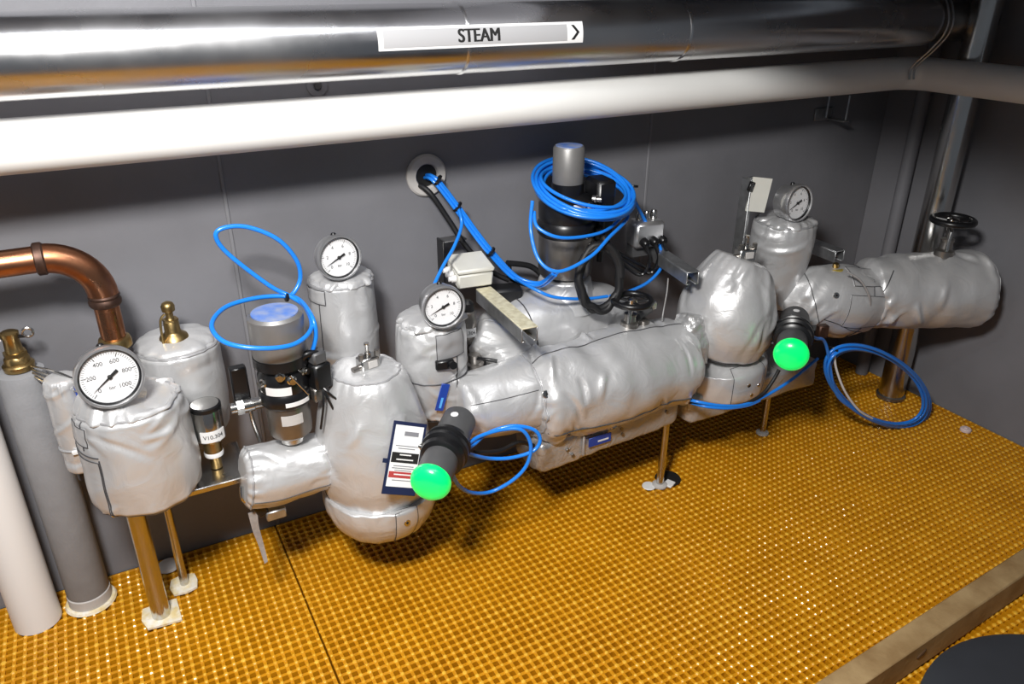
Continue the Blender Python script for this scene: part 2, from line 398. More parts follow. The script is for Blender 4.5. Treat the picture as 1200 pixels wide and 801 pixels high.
# ================================================================== OVERHEAD PIPES
SY, SZ, SR = -.32, 1.592, .0875
sx0, sx1 = -1.3, WX
jx = [sx0, -.55, at(546, 60, SY - .06).x, at(803, 50, SY - .06).x, at(1078, 40, SY).x]
stp = thing('steam_pipe', 'polished metal clad steam pipe running along the top of the wall', 'pipe', (1, SY, SZ - SR))
for a, b in zip(jx[:-1], jx[1:]):
    obj('cladding_sheet', MB().lathe([(SR, a + .0), (SR, b - .004), (SR - .002, b - .002), (SR - .002, b)], (0, SY, SZ), (1, 0, 0), 72), 'clad', stp)
for x in jx[1:4]:
    obj('cladding_lap', MB().lathe([(SR + .0002, x - .006), (SR + .0022, x - .003), (SR + .0022, x + .004), (SR + .0002, x + .006)], (0, SY, SZ), (1, 0, 0), 72, False), 'clad', stp)
obj('wall_sleeve', MB().lathe([(SR - .012, jx[-1] - .003), (SR - .012, sx1 - .03), (SR + .004, sx1 - .03), (SR + .004, sx1 - .002)], (0, SY, SZ), (1, 0, 0), 64), 'grey_metal', stp)

WY, WZ, WR = -.25, 1.400, .0605
ex = at(1068, 86, WY).x
wp = thing('white_pipe', 'thick white painted pipe below the steam pipe turning along right wall', 'pipe', (1, WY, WZ - WR))
el = .10
path = [V((-1.3, WY, WZ)), V((ex - el, WY, WZ))] + [V((ex - el + el*sin(q*pi/16), WY - el + el*cos(q*pi/16), WZ)) for q in range(1, 9)] + [V((ex, -2.0, WZ))]
obj('pipe_run', MB().tube(path[:2], WR, 48), 'white_paint', wp)
obj('elbow', MB().tube(path[1:10], WR*1.003, 48), 'white_paint', wp)
obj('pipe_run', MB().tube([path[9], path[10]], WR, 48), 'white_paint', wp)

# wire hanger hooking both pipes
hx = at(1082, 40, SY).x
hg = thing('wire_hanger', 'bent steel wire hanger hooked round the overhead pipes at right', 'hanger', (hx, SY, 1.36))
for dx in (-.012, .014):
    pts = [V((hx + dx, SY + .02, SZ + SR + .02)), V((hx + dx, SY - .05, SZ + SR + .006)), V((hx + dx, SY - SR - .006, SZ + .02)), V((hx + dx, SY - SR - .004, SZ - .04)),
           V((hx + dx, SY - .05, SZ - SR - .01)), V((hx + dx - .012, WY - WR - .008, WZ + .03)), V((hx + dx - .014, WY - WR - .010, WZ - .015))]
    obj('wire', MB().tube(crom(pts, 40), .0038, 8), 'galv', hg)

# STEAM marker on the cladding
ml, mr = at(443, 44, SY - SR).x, at(683, 41, SY - SR).x
mv = (CAM - V(((ml + mr)/2, SY, SZ))); th0 = atan2(-mv.y, mv.z) - .06          # angle from +z towards the viewer
def band(x0, x1, a0, a1, r, n=14):
    mb = MB(); vs_ = []; fs = []
    for i in range(n + 1):
        a = a0 + (a1 - a0)*i/n
        for (x, rr) in ((x0, r), (x1, r), (x0, r - .0012), (x1, r - .0012)): vs_.append(V((x, SY - rr*sin(a), SZ + rr*cos(a))))
    for i in range(n):
        k = i*4
        fs += [(k, k + 1, k + 5, k + 4), (k + 2, k + 6, k + 7, k + 3), (k, k + 4, k + 6, k + 2), (k + 1, k + 3, k + 7, k + 5)]
    fs += [(0, 2, 3, 1), (n*4, n*4 + 1, n*4 + 3, n*4 + 2)]
    return mb.add(vs_, fs)
hm = .0265/SR
sg = thing('pipe_marker', 'grey and white marker reading STEAM with a black arrow on the pipe', 'sign', ((ml + mr)/2, SY - SR, SZ))
obj('white_sheet', band(ml, mr, th0 - hm, th0 + hm, SR + .0022), 'card_white', sg)
mw = mr - ml
obj('grey_field', band(ml + .012, mr - .088*mw, th0 - hm*.76, th0 + hm*.76, SR + .003), 'sign_grey', sg)
def cut_mesh(mb, axis, step):   # slice a flat mesh into strips so that it can bend
    import bmesh
    bm = bmesh.new(); vs_ = [bm.verts.new(p) for p in mb.v]
    for f in mb.f:
        try: bm.faces.new([vs_[i] for i in f])
        except ValueError: pass
    lo = min(p[axis] for p in mb.v); hi = max(p[axis] for p in mb.v); no = V((0, 0, 0)); no[axis] = 1; k = lo + step
    while k < hi:
        co = V((0, 0, 0)); co[axis] = k; bmesh.ops.bisect_plane(bm, geom=bm.verts[:] + bm.edges[:] + bm.faces[:], plane_co=co, plane_no=no); k += step
    bmesh.ops.triangulate(bm, faces=bm.faces[:]); bm.verts.index_update(); o_ = MB(); o_.v = [v.co.copy() for v in bm.verts]; o_.f = [tuple(v.index for v in f.verts) for f in bm.faces]; bm.free(); return o_
def wrap(mb, xc, r):            # wrap a flat x-y text on the cylinder
    mb = cut_mesh(mb, 1, .003); out = MB()
    for p in mb.v: a = th0 - p.y/SR; out.v.append(V((xc + p.x, SY - (r + p.z)*sin(a), SZ + (r + p.z)*cos(a))))
    out.f = mb.f; return out
t2 = MB().text('STEAM', .043, (0, 0, 0), (1, 0, 0), (0, 1, 0), .0006, bold=0.0)
t2.v = [V((p.x*.93, p.y*1.02, p.z)) for p in t2.v]; t0_ = MB().add(t2.v, t2.f)
for dx in (-.0017, -.0008, .0008, .0017): t2.add([p + V((dx, 0, dx*.03)) for p in t0_.v], t0_.f)
obj('lettering', wrap(t2, ml + .462*mw, SR + .0034), 'ink', sg, smooth=False)
cv = MB(); w_, hh, tk = .011, .018, .009
cv.add([V((-w_ + o_, s_*hh, z_)) if e_ == 0 else V((w_*.5 + o_, 0, z_)) for z_ in (0, .0006) for (o_, s_, e_) in ((0, 1, 0), (tk, 1, 0), (tk, 0, 1), (tk, -1, 0), (0, -1, 0), (0, 0, 1))],
       [(6, 7, 8, 11), (11, 8, 9, 10), (0, 5, 2, 1), (5, 4, 3, 2), (0, 1, 7, 6), (1, 2, 8, 7), (2, 3, 9, 8), (3, 4, 10, 9), (4, 5, 11, 10), (5, 0, 6, 11)])
obj('arrow', wrap(cv, mr - .046*mw, SR + .0026), 'ink', sg, smooth=False)

# bracket and washer on the wall
bk = at(968, 130, 0)
br = thing('wall_bracket', 'small dark angle bracket on the wall beneath the white pipe', 'bracket', (bk.x, 0, bk.z - .05))
obj('back_plate', MB().box((bk.x - .02, -.004, bk.z - .01), (.10, .008, .05), bev=.002), 'galv', br)
obj('arm', MB().box((bk.x + .02, -.05, bk.z - .03), (.035, .09, .006), bev=.002), 'galv', br)
obj('stud', MB().tube([(bk.x + .03, -.08, bk.z - .03), (bk.x + .03, -.08, bk.z + .07)], .004, 8), 'galv', br)
obj('stud', MB().tube([(bk.x - .03, -.03, bk.z - .02), (bk.x - .03, -.03, bk.z + .07)], .004, 8), 'galv', br)
ws = at(371, 100, -.002); wt = thing('wall_washer', 'dark round washer on the wall between the two overhead pipes', 'washer', (ws.x, -.002, ws.z - .03))
obj('disc', MB().lathe([(.030, 0), (.030, .006), (.014, .008), (.012, .004)], (ws.x, -.001, ws.z), (0, -1, 0), 28), 'wall', wt)
obj('bolt_head', MB().lathe([(.010, 0), (.010, .014)], (ws.x, -.002, ws.z), (0, -1, 0), 6), 'dark_plastic', wt)

# ================================================================== PIPES AT RIGHT
vp = thing('vertical_pipe', 'shiny steel pipe standing in the right corner behind the end jacket', 'pipe', (3.0, -.42, .002))
obj('pipe_run', MB().lathe([(.054, .002), (.054, 2.2)], (2.995, -.42, 0), seg=40), 'steel', vp)
obj('floor_collar', MB().lathe([(.062, .002), (.062, .016), (.055, .02)], (2.995, -.42, 0), seg=40), 'grey_metal', vp)
cp_ = thing('corner_conduit', 'dark grey conduit rising in the corner left of the steel pipe', 'conduit', (3.07, -.20, .002))
obj('conduit_run', MB().lathe([(.028, .002), (.028, 2.2)], (3.07, -.20, 0), seg=28), 'wall', cp_)
obj('saddle', MB().lathe([(.029, .30), (.031, .305), (.031, .325), (.029, .33)], (3.07, -.20, 0), seg=28), 'galv', cp_)

# ================================================================== PIPES AT LEFT
a = on_floor(45, 738); x_, y_ = a.x, a.y + .045
w2 = thing('white_standpipe', 'white plastic pipe rising from the grating at the left edge', 'pipe', (x_, y_, .002))
obj('pipe_run', MB().tube([(x_, y_, .002), (x_, y_, .92)], .063, 40), 'white_plastic', w2)
obj('elbow', MB().tube([(x_, y_, .92), (x_, y_ + .008, .95), (x_, y_ + .03, .975), (x_, y_ + .06, .985), (x_, -.0012, .985)], .064, 40), 'white_plastic', w2)
a = on_floor(108, 712); gx, gy = a.x, a.y + .035
g2_ = thing('foam_pipe', 'grey foam insulated pipe standing beside the white standpipe', 'pipe', (gx, gy, .002))
obj('foam_sleeve', MB().lathe([(.056, .045), (.0585, .05), (.0585, .78), (.055, .80), (.03, .805)], (gx, gy, 0), seg=44), 'foam', g2_)
obj('collar', MB().lathe([(.060, .003), (.060, .044), (.057, .047)], (gx, gy, 0), seg=44), 'collar', g2_)
obj('sealant_bead', MB().lathe([(.072, .003), (.068, .010), (.061, .012)], (gx, gy, 0), seg=44), 'sealant', g2_)
# brass drain valve on the foam pipe
bz = .80
bv = thing('brass_valve', 'brass valve with small ring lever on top of the grey foam pipe', 'valve', (gx, gy, bz))
obj('body', MB().lathe([(.020, .006), (.036, .008), (.038, .022), (.035, .026), (.030, .028), (.030, .040), (.026, .046), (.021, .056), (.019, .095), (.022, .10), (.022, .112), (.015, .116)], (gx, gy, bz), seg=28), 'brass', bv)
obj('hex_nut', MB().lathe([(.029, .046), (.029, .058)], (gx, gy, bz), seg=6), 'brass', bv, smooth=False)
obj('lever_ring', MB().tube([V((gx + .042 + .012*cos(t*pi/8), gy - .012, bz + .108 + .012*sin(t*pi/8))) for t in range(16)], .0035, 8, closed=True), 'steel', bv)
obj('lever_arm', MB().tube([(gx + .015, gy - .006, bz + .10), (gx + .032, gy - .012, bz + .10)], .005, 8), 'black', bv)
obj('seal_wire', MB().tube(crom([(gx - .02, gy - .015, bz + .10), (gx - .05, gy - .02, bz + .093), (gx - .09, gy - .02, bz + .088)], 12), .0025, 6), 'white_plastic', bv)

def vaxis(top, bot, Y):
    a, b = at(*top, Y), at(*bot, Y); x = (a.x + b.x)/2; return V((x, Y, a.z)), V((x, Y, b.z))
# small sleeve beside the foam pipe
t_, b_ = vaxis((72, 440), (96, 548), -.22)
S = jacket('pipe_sleeve', 'narrow silver sleeve between the grey foam pipe and the big gauge jacket', [b_, (b_ + t_)/2, t_], [.036, .041, .040], seed=3, amp=.004, fold=.004, er=.012)
ring_seam(S, .30, S.root, .003, 'stitch')
obj('tie_end', MB().box(sp(S, .3, S.f, .006)[0], (.035, .008, .012), bev=.002), 'white_plastic', S.root)
obj('pipe_stub', MB().lathe([(.022, -.03), (.022, .01)], b_, seg=20), 'black', S.root)
obj('tag_strip', MB().box(sp(S, .72, S.f + .12, .006)[0], (.012, .004, .10), bev=.001), 'blue_tag', S.root)
hb = thing('capillary_bundle', 'bundle of thin steel capillaries from the brass valve to the big gauge', 'tubing', (t_.x, t_.y, t_.z))
for k in range(4):
    p0 = V((gx + .03, gy - .03 - .004*k, bz + .02 - .008*k)); p1 = at(92, 446 + 4*k, -.26)
    obj('capillary', MB().tube(crom([p0, p0.lerp(p1, .5) + V((0, -.01, .012*(1 - k*.6))), p1], 14), .0032, 8), 'steel', hb)

# copper pipe
CY = -.20
cA, cB = at(48, 303, CY), at(128, 372, CY); cz = cA.z; cx = cB.x; R_ = .115; cr = .0335
cp = thing('copper_pipe', 'copper pipe with elbow coming in from the left edge above the big gauge', 'pipe', (cx, CY, .86))
hor = at(46, 303, CY).x
obj('pipe_run', MB().tube([(-1.2, CY, cz), (hor, CY, cz)], cr*.97, 36), 'copper', cp)
arc = [V((cx - R_ + R_*sin(q*pi/24), CY, cz - R_ + R_*cos(q*pi/24))) for q in range(13)]
obj('elbow', MB().tube([V((hor, CY, cz))] + arc + [V((cx, CY, cz - R_ - .012))], cr*1.08, 36), 'copper', cp)
obj('joint_ring', MB().lathe([(cr*1.08, -.010), (cr*1.2, -.007), (cr*1.2, .009), (cr*1.08, .013)], (hor, CY, cz), (1, 0, 0), 36, False), 'copper_dark', cp)
obj('joint_ring', MB().lathe([(cr*1.06, -.02), (cr*1.17, -.014), (cr*1.17, -.006), (cr*1.08, 0), (cr*1.14, .006), (cr*1.06, .012)], (cx, CY, cz - R_ - .008), (0, 0, 1), 36, False), 'copper_dark', cp)
zb = at(134, 400, CY).z
obj('pipe_run', MB().tube([(cx, CY, cz - R_ - .01), (cx, CY, zb)], cr*.9, 36), 'copper', cp)
obj('brass_collar', MB().lathe([(cr*.9, .016), (cr*1.12, .012), (cr*1.2, .004), (cr*1.2, -.012), (cr, -.016)], (cx, CY, zb), seg=32), 'brass', cp)

# ================================================================== GAUGES
def gauge(label, c, facing, dia, depth, stem_to, nums, needle=215, group='pressure gauges'):
    u, v, n = frame(facing); c = V(c); R = dia/2
    g = thing('pressure_gauge', label, 'gauge', stem_to, group)
    back = c - n*depth
    obj('case', MB().lathe([(R*.80, 0), (R*.90, .004), (R*.92, depth*.55), (R*.97, depth*.62), (R*.97, depth*.80)], back, n, 48), 'bezel', g)
    bz_ = obj('bezel', MB().lathe([(R*.97, depth*.62), (R, depth*.68), (R, depth + .002), (R*.97, depth + .007), (R*.91, depth + .007), (R*.895, depth + .001)], back, n, 56, False), 'bezel', g)
    obj('inner_ring', MB().lathe([(R*.90, depth + .0015), (R*.88, depth + .001), (R*.845, depth - .002), (R*.835, depth - .006)], back, n, 56, False), 'black', g)
    fc = c - n*.006
    dl = obj('dial', MB().lathe([(R*.86, -.004), (R*.86, 0)], fc, n, 48), 'dial', g)
    tk = MB()
    for k in range(0, 51):
        a = radians(225 - 270*k/50); big = k % 10 == 0; r0 = R*(.66 if big else .72); r1 = R*.80
        d_ = u*cos(a) + v*sin(a); e_ = (-u*sin(a) + v*cos(a))*(R*.012 if big else R*.006)
        z = n*.0004
        tk.add([fc + d_*r0 + e_ + z, fc + d_*r1 + e_ + z, fc + d_*r1 - e_ + z, fc + d_*r0 - e_ + z], [(0, 1, 2, 3)])
    obj('tick_marks', tk, 'ink', dl, smooth=False)
    nm = MB()
    for k, s_ in enumerate(nums):
        a = radians(225 - 270*k/(len(nums) - 1)); nm.text(s_, R*.19, fc + (u*cos(a) + v*sin(a))*R*.52 + n*.0005, u, v, .0002)
    nm.text('bar', R*.15, fc - v*R*.36 + n*.0005, u, v, .0002)
    obj('numerals', nm, 'ink', dl, smooth=False)
    a = radians(needle); d_ = u*cos(a) + v*sin(a); e_ = n.cross(d_); z = n*.003
    obj('needle', MB().add([fc + z + q for q in (d_*R*.68, e_*R*.03, -d_*R*.10 + e_*R*.045, -d_*R*.30 + e_*R*.05, -d_*R*.30 - e_*R*.05, -d_*R*.10 - e_*R*.045, -e_*R*.03)]
        + [fc + z + n*.001 + q for q in (d_*R*.68, e_*R*.03, -d_*R*.10 + e_*R*.045, -d_*R*.30 + e_*R*.05, -d_*R*.30 - e_*R*.05, -d_*R*.10 - e_*R*.045, -e_*R*.03)],
        [(0, 6, 5, 4, 3, 2, 1), (7, 8, 9, 10, 11, 12, 13)] + [(k, (k + 1) % 7, 7 + (k + 1) % 7, 7 + k) for k in range(7)]), 'ink', g, smooth=False)
    obj('hub', MB().lathe([(R*.07, 0), (R*.07, .005), (R*.04, .006)], fc, n, 16), 'ink', g)
    obj('glass', MB().lathe([(R*.875, .0045), (R*.875, .0055)], fc, n, 40), 'glass', g)
    st = c - n*depth*.55 - v*R*.85
    obj('stem', MB().tube([st, st.lerp(V(stem_to), .4), V(stem_to)], R*.15, 12), 'brass', g)
    obj('vent_plug', MB().lathe([(R*.12, 0), (R*.12, .006), (R*.08, .01)], c - n*depth*.5 + v*R*.9, v, 14), 'black', g)
    return g

# ================================================================== LEFT GROUP
# big gauge jacket on the stand
LY = -.345
top, bot = vaxis((154, 462), (171, 577), LY)
J1 = jacket('gauge_jacket', 'largest silver insulation pot at left under the biggest pressure gauge', [bot, bot.lerp(top, .3), bot.lerp(top, .7), top], [.133, .137, .133, .124], seed=1, amp=.007, fold=.009, fk=(1.1, 17), er=.025)
ring_seam(J1, .62, J1.root, .0016, 'seam', J1.f - .30, J1.f - .12)
line_seam(J1, J1.f - .12, J1.root, .04, .60)
line_seam(J1, J1.f - .17, J1.root, .66, .92)
ring_seam(J1, .93, J1.root, .004, 'stitch'); ring_seam(J1, .06, J1.root, .0035, 'stitch')
patch(J1, .70, .86, J1.f - .25, J1.f - .15, J1.root)
patch(J1, .08, .58, J1.f - .30, J1.f - .125, J1.root, off=.0025)
obj('top_collar', blob([top + V((0, 0, -.02)), top + V((0, 0, .004)), top + V((.004, 0, .016))], [.124, .108, .060], n=30, seg=90, seed=15, amp=.012, fold=.016, fdir='long', er=.01).mb, 'silver', J1.root, sharp=80)
gc = at(129, 442, LY - .085)
gauge('large round pressure gauge at far left with white dial and steel bezel', gc, (.14, -1, .16), .152, .055, top + V((-.03, 0, -.01)), ['0', '200', '400', '600', '800', '1000'], 214)
# second pot with brass safety valve
top2, bot2 = vaxis((208, 398), (226, 500), -.128)
J2 = jacket('safety_valve_jacket', 'grey silver insulation pot carrying the brass safety valve', [bot2, bot2.lerp(top2, .5), top2], [.105, .114, .113], seed=2, amp=.005, fold=.004, er=.02)
ring_seam(J2, .95, J2.root, .004, 'stitch')
obj('top_collar', blob([top2 + V((0, 0, -.012)), top2 + V((0, 0, .008)), top2 + V((0, 0, .02))], [.112, .098, .055], n=14, seg=48, seed=5, amp=.006, fold=.010, fdir='long', er=.01).mb, 'silver', J2.root, sharp=80)
vz = top2 + V((-.005, -.02, .005))
sv = thing('safety_valve', 'brass safety valve with lever on top of the left rear jacket', 'valve', vz)
obj('body', MB().lathe([(.036, 0), (.040, .01), (.036, .02), (.024, .028), (.021, .034), (.020, .06), (.014, .068), (.010, .075), (.010, .09), (.017, .094), (.018, .108), (.014, .116), (.006, .12)], vz, seg=28), 'brass', sv)
obj('lever', MB().tube(crom([vz + V((-.012, -.016, .092)), vz + V((-.026, -.02, .075)), vz + V((-.03, -.025, .02)), vz + V((-.028, -.028, -.004))], 16), .0035, 8), 'brass', sv)
obj('cap_ring', MB().lathe([(.021, .064), (.021, .070)], vz, seg=6), 'brass', sv, smooth=False)

# stand under the left pots
pf, pb = on_floor(190, 722), on_floor(217, 686); zt = bot.z - .004
st = thing('left_stand', 'stainless stand with thick front post and thin rear leg under left pot', 'stand', (pf.x, pf.y, .004))
obj('front_post', MB().lathe([(.026, .004), (.026, zt - .014)], (pf.x, pf.y, 0), seg=28), 'steel', st)
obj('rear_leg', MB().lathe([(.0125, .004), (.0125, zt - .014)], (pb.x, pb.y, 0), seg=18), 'steel', st)
rx1 = at(292, 560, -.34).x
obj('top_plate', MB().box(((pf.x - .05 + rx1)/2, -.285, zt - .012), (rx1 - pf.x + .05, .20, .018), bev=.003), 'steel', st)
rp = random.Random(3)
for (p, s_, nm_) in ((pf, .055, 'base_pad'), (pb, .042, 'base_pad')):
    ring = [(s_*(1.25 if k % 2 else 1.0)*rp.uniform(.85, 1.1)) for k in range(8)]
    vs_ = [V((p.x + ring[k]*cos(k*pi/4), p.y + ring[k]*sin(k*pi/4), z)) for z in (.0028, .010) for k in range(8)]
    obj(nm_, MB().add(vs_, [tuple(range(8))[::-1], tuple(range(8, 16))] + [(k, (k + 1) % 8, 8 + (k + 1) % 8, 8 + k) for k in range(8)]), 'sealant', st, smooth=False)
pl = on_floor(198, 664); obj('side_patch', MB().lathe([(.035, .003), (.032, .012)], (pl.x, pl.y, 0), seg=12), 'card_white', st)

# steel sensor bottle with tag
SYb = -.30
t3, b3 = vaxis((240, 472), (254, 548), SYb); b3.z = zt
sb = thing('sensor_bottle', 'polished steel sensor bottle with a white tag beside the left pot', 'sensor', b3)
L3 = t3.z - b3.z
obj('neck', MB().lathe([(.016, 0), (.016, L3*.22), (.024, L3*.23), (.024, L3*.46)], b3, seg=28), 'brass', sb)
obj('barrel', MB().lathe([(.030, L3*.44), (.040, L3*.48), (.0405, L3*.95), (.036, L3*1.0), (.015, L3*1.01)], b3, seg=36), 'steel', sb)
obj('top_ring', MB().lathe([(.0415, L3*.93), (.0415, L3*.985), (.037, L3*1.0)], b3, seg=36, caps=False), 'black', sb)
obj('white_ring', MB().lathe([(.0255, L3*.20), (.0262, L3*.22), (.0262, L3*.26), (.0255, L3*.27)], b3, seg=28, caps=False), 'card_white', sb)
def cyl_label(par, c, r, a0, a1, z0, z1, m, name='label_strip'):
    mb = MB(); vs_ = []; fs = []; n = 12
    for i in range(n + 1):
        a = a0 + (a1 - a0)*i/n
        for (rr, z) in ((r, z0), (r, z1), (r - .0012, z0), (r - .0012, z1)): vs_.append(V((c.x + rr*sin(a), c.y - rr*cos(a), z)))
    for i in range(n):
        k = i*4; fs += [(k, k + 4, k + 5, k + 1), (k + 2, k + 3, k + 7, k + 6), (k, k + 2, k + 6, k + 4), (k + 1, k + 5, k + 7, k + 3)]
    fs += [(0, 1, 3, 2), (n*4, n*4 + 2, n*4 + 3, n*4 + 1)]
    return obj(name, mb.add(vs_, fs), m, par)
def cyl_text(par, body, size, c, r, a, z, m='ink'):
    mb = cut_mesh(MB().text(body, size, (0, 0, 0), (1, 0, 0), (0, 1, 0), .0005), 0, .004); o_ = MB(); o_.f = mb.f
    for p in mb.v: q = a + p.x/r; o_.v.append(V((c.x + (r + p.z)*sin(q), c.y - (r + p.z)*cos(q), z + p.y)))
    return obj('lettering', o_, m, par, smooth=False)
lb = cyl_label(sb, b3, .0425, -.75, .95, b3.z + L3*.50, b3.z + L3*.66, 'card_white')
cyl_text(lb, 'V10.304', .0165, b3, .0430, .08, b3.z + L3*.58)

# fitting between the bottle and first actuator
fc_ = at(292, 474, -.30)
ft = thing('tube_fitting', 'stainless tube fitting with short drain tube left of the first actuator', 'fitting', (fc_.x, fc_.y, fc_.z - .12))
obj('cross_body', MB().lathe([(.016, -.05), (.016, -.02), (.020, -.018), (.020, .012), (.017, .014), (.017, .05)], fc_, (1, 0, 0), 18), 'steel', ft)
obj('hex_nut', MB().lathe([(.023, -.034), (.023, -.016)], fc_, (1, 0, 0), 6), 'steel', ft, smooth=False)
obj('drain_tube', MB().tube(crom([fc_, fc_ + V((.002, -.005, -.05)), fc_ + V((.012, -.01, -.12))], 10), .006, 10), 'steel', ft)
obj('black_bracket', MB().box(fc_ + V((-.012, .03, .05)), (.045, .03, .12), bev=.004), 'black', ft)

# ------------------------------------------------------------------ actuators (vertical)
def actuator(label, X, Y, zs, rs, par_name='valve_actuator', group='valve actuators'):
    """zs: bottom, barrel top, black top, cap top; rs: barrel, black, cap"""
    z0, z1, z2, z3 = zs; rb, rk, rc = rs; c = V((X, Y, 0))
    t = thing(par_name, label, 'actuator', (X, Y, z0), group)
    obj('neck', MB().lathe([(rb*.55, z0), (rb*.6, z0 + .02), (rb*.8, z0 + .03)], c, seg=32), 'steel', t)
    obj('barrel', MB().lathe([(rb*.78, z0 + .022), (rb*.97, z0 + .032), (rb, z0 + .05), (rb, z1 - .008), (rb*.97, z1)], c, seg=44), 'grey_metal', t)
    obj('black_housing', MB().lathe([(rk*.93, z1 - .004), (rk, z1 + .004), (rk, z1 + (z2 - z1)*.22), (rk*.93, z1 + (z2 - z1)*.28), (rk*.96, z1 + (z2 - z1)*.34), (rk*.96, z1 + (z2 - z1)*.6), (rk*.82, z1 + (z2 - z1)*.72), (rc*1.02, z1 + (z2 - z1)*.80), (rc*1.02, z2)], c, seg=44), 'black', t)
    cp2 = obj('top_cap', MB().lathe([(rc*.98, z2 - .002), (rc, z2 + .003), (rc, z3 - .008), (rc*.94, z3 - .003), (rc*.90, z3), (rc*.86, z3 - .002)], c, seg=44), 'cap_grey', t)
    obj('cap_disc', MB().lathe([(rc*.84, z3 - .006), (rc*.84, z3 + .001), (rc*.5, z3 + .002)], c, seg=40), 'cap_blue', cp2)
    return t
AY = -.40
def zat(py, px, Y): return at(px, py, Y).z
aX = (at(326, 385, AY).x + at(338, 490, AY).x)/2
zz = (zat(515, 340, AY), zat(466, 336, AY), zat(412, 331, AY), zat(365, 323, AY))
A1 = actuator('left actuator with blue topped grey cap ringed by blue tube loops', aX, AY, zz, (.058, .070, .071))
ac = V((aX, AY, 0))
cyl_label(A1, ac, .0592, -.55, .45, zz[1] - .055, zz[1] - .025, 'collar')
cyl_label(A1, ac, .0715, -.25, .75, zz[1] + .008, zz[1] + .020, 'card_white')
cyl_label(A1, ac, .0675, -1.0, .05, zz[1] + .042, zz[1] + .066, 'card_white')
for (a_, z_) in ((-1.1, .075), (.1, .085), (.75, .095), (-.3, .10)):
    d_ = V((sin(a_), -cos(a_), 0)); obj('port_fitting', MB().lathe([(.013, 0), (.013, .012), (.009, .014), (.009, .024)], ac + V((0, 0, zz[1] + z_)) + d_*.056, d_, 14), 'steel', A1)
# black solenoid block with leads beside it
sc = at(374, 438, -.44)
sl = thing('solenoid_valve', 'black solenoid with loose black leads between first actuator and round jacket', 'solenoid', (sc.x, sc.y, sc.z - .08))
obj('coil_block', MB().box(sc, (.052, .05, .075), rotz(.3), .006), 'black', sl)
obj('plug', MB().box(sc + V((-.002, -.004, .055)), (.040, .038, .035), rotz(.3), .005), 'dark_plastic', sl)
obj('valve_body', MB().box(sc + V((-.01, 0, -.055)), (.036, .032, .04), rotz(.3), .004), 'grey_metal', sl)
obj('mount_arm', MB().tube([sc + V((0, 0, -.02)), V((aX + .05, AY, sc.z - .02))], .012, 10), 'black', sl)
for k, (dx, dz) in enumerate(((.03, -.13), (-.02, -.15), (.055, -.10))):
    obj('lead', MB().tube(crom([sc + V((0, -.02, -.03)), sc + V((dx*.3, -.035, dz*.5)), sc + V((dx, -.03, dz))], 14), .0035, 8), 'black', sl)
obj('elbow_fitting', MB().tube(crom([sc + V((-.06, .0, .04)), sc + V((-.03, -.01, .07)), sc + V((.0, -.008, .065))], 12), .010, 12), 'black', sl)
obj('steel_pin', MB().tube([at(340, 440, -.48), at(362, 462, -.48)], .0028, 8), 'steel', sl)

# ------------------------------------------------------------------ tubing helper
def tubing(label, strands, r=.0052, m='blue_tube', n=90, ties=(), name='air_tube', cat='tube', group=None, kind=None):
    pts0 = strands[0]; xs = [p for s_ in strands for p in s_]; c = V((sum(p.x for p in xs)/len(xs), sum(p.y for p in xs)/len(xs), min(p.z for p in xs) - r))
    t = thing(name, label, cat, c, group)
    for s_ in strands: obj('tube_run', MB().tube(crom(s_, max(n, 8*len(s_))), r, 10), m, t)
    for (p, d_, rr) in ties: obj('cable_tie', MB().lathe([(rr, -.004), (rr + .0015, -.003), (rr + .0015, .003), (rr, .004)], p, d_, 14), 'black', t)
    return t
zr = zat(384, 307, AY)
lp2 = []
for (px, py, Y) in ((363, 420, -.44), (370, 395, -.44), (366, 372, -.42), (352, 352, -.31), (335, 347, -.27), (300, 349, -.27), (264, 360, -.31), (248, 381, -.40), (264, 401, -.49), (305, 408, -.53), (345, 403, -.51), (365, 384, -.44), (358, 360, -.34),
                    (340, 347, -.28), (315, 334, -.26), (268, 298, -.24), (253, 277, -.24), (262, 267, -.24), (290, 266, -.24), (325, 280, -.25), (347, 304, -.25), (352, 325, -.25), (345, 342, -.26), (335, 349, -.27)):
    lp2.append(at(px, py, Y))
tubing('blue air tube looped twice around and above the left actuator', [lp2], .0062, n=220, ties=[(at(336, 348, -.275), V((1, .1, -.2)), .011)])

# small horizontal jacket under actuator 1
SJ = jacket('pipe_jacket', 'short silver pipe jacket below the left actuator', [at(284, 560, -.40), at(318, 555, -.40), at(352, 546, -.40), at(386, 538, -.41)], [.080, .086, .084, .078], seed=4, amp=.005, fold=.006, fdir='long', er=.02, gather=.003)
ring_seam(SJ, .08, SJ.root, .003, 'stitch'); line_seam(SJ, SJ.f + .16, SJ.root, .1, .95, .0012)
# hanging clip and strap
hp = at(297, 590, -.43)
hs = thing('hanging_strap', 'frayed pale strap hanging from a black buckle under the short pipe jacket', 'strap', (hp.x, hp.y, hp.z - .16))
obj('buckle', MB().box(hp + V((.012, 0, -.012)), (.03, .022, .065), Matrix.Rotation(radians(-20), 3, 'Y'), .003), 'black', hs)
obj('clip', MB().box(at(323, 600, -.43), (.055, .03, .03), None, .003), 'galv', hs)
obj('hook', MB().tube(crom([at(283, 570, -.42), at(285, 585, -.43), at(296, 588, -.43)], 10), .006, 8), 'steel', hs)
spts = crom([at(296, 600, -.43), at(300, 620, -.43), at(306, 638, -.425), at(312, 659, -.43)], 14); mb = MB(); vs_ = []; fs = []
for i, p in enumerate(spts):
    wd = .012*(1 - .045*i); k_ = .003*sin(i*1.3)
    for dy in (0, .003): vs_ += [p + V((-wd, k_ + dy, 0)), p + V((wd, -k_ + dy, 0))]
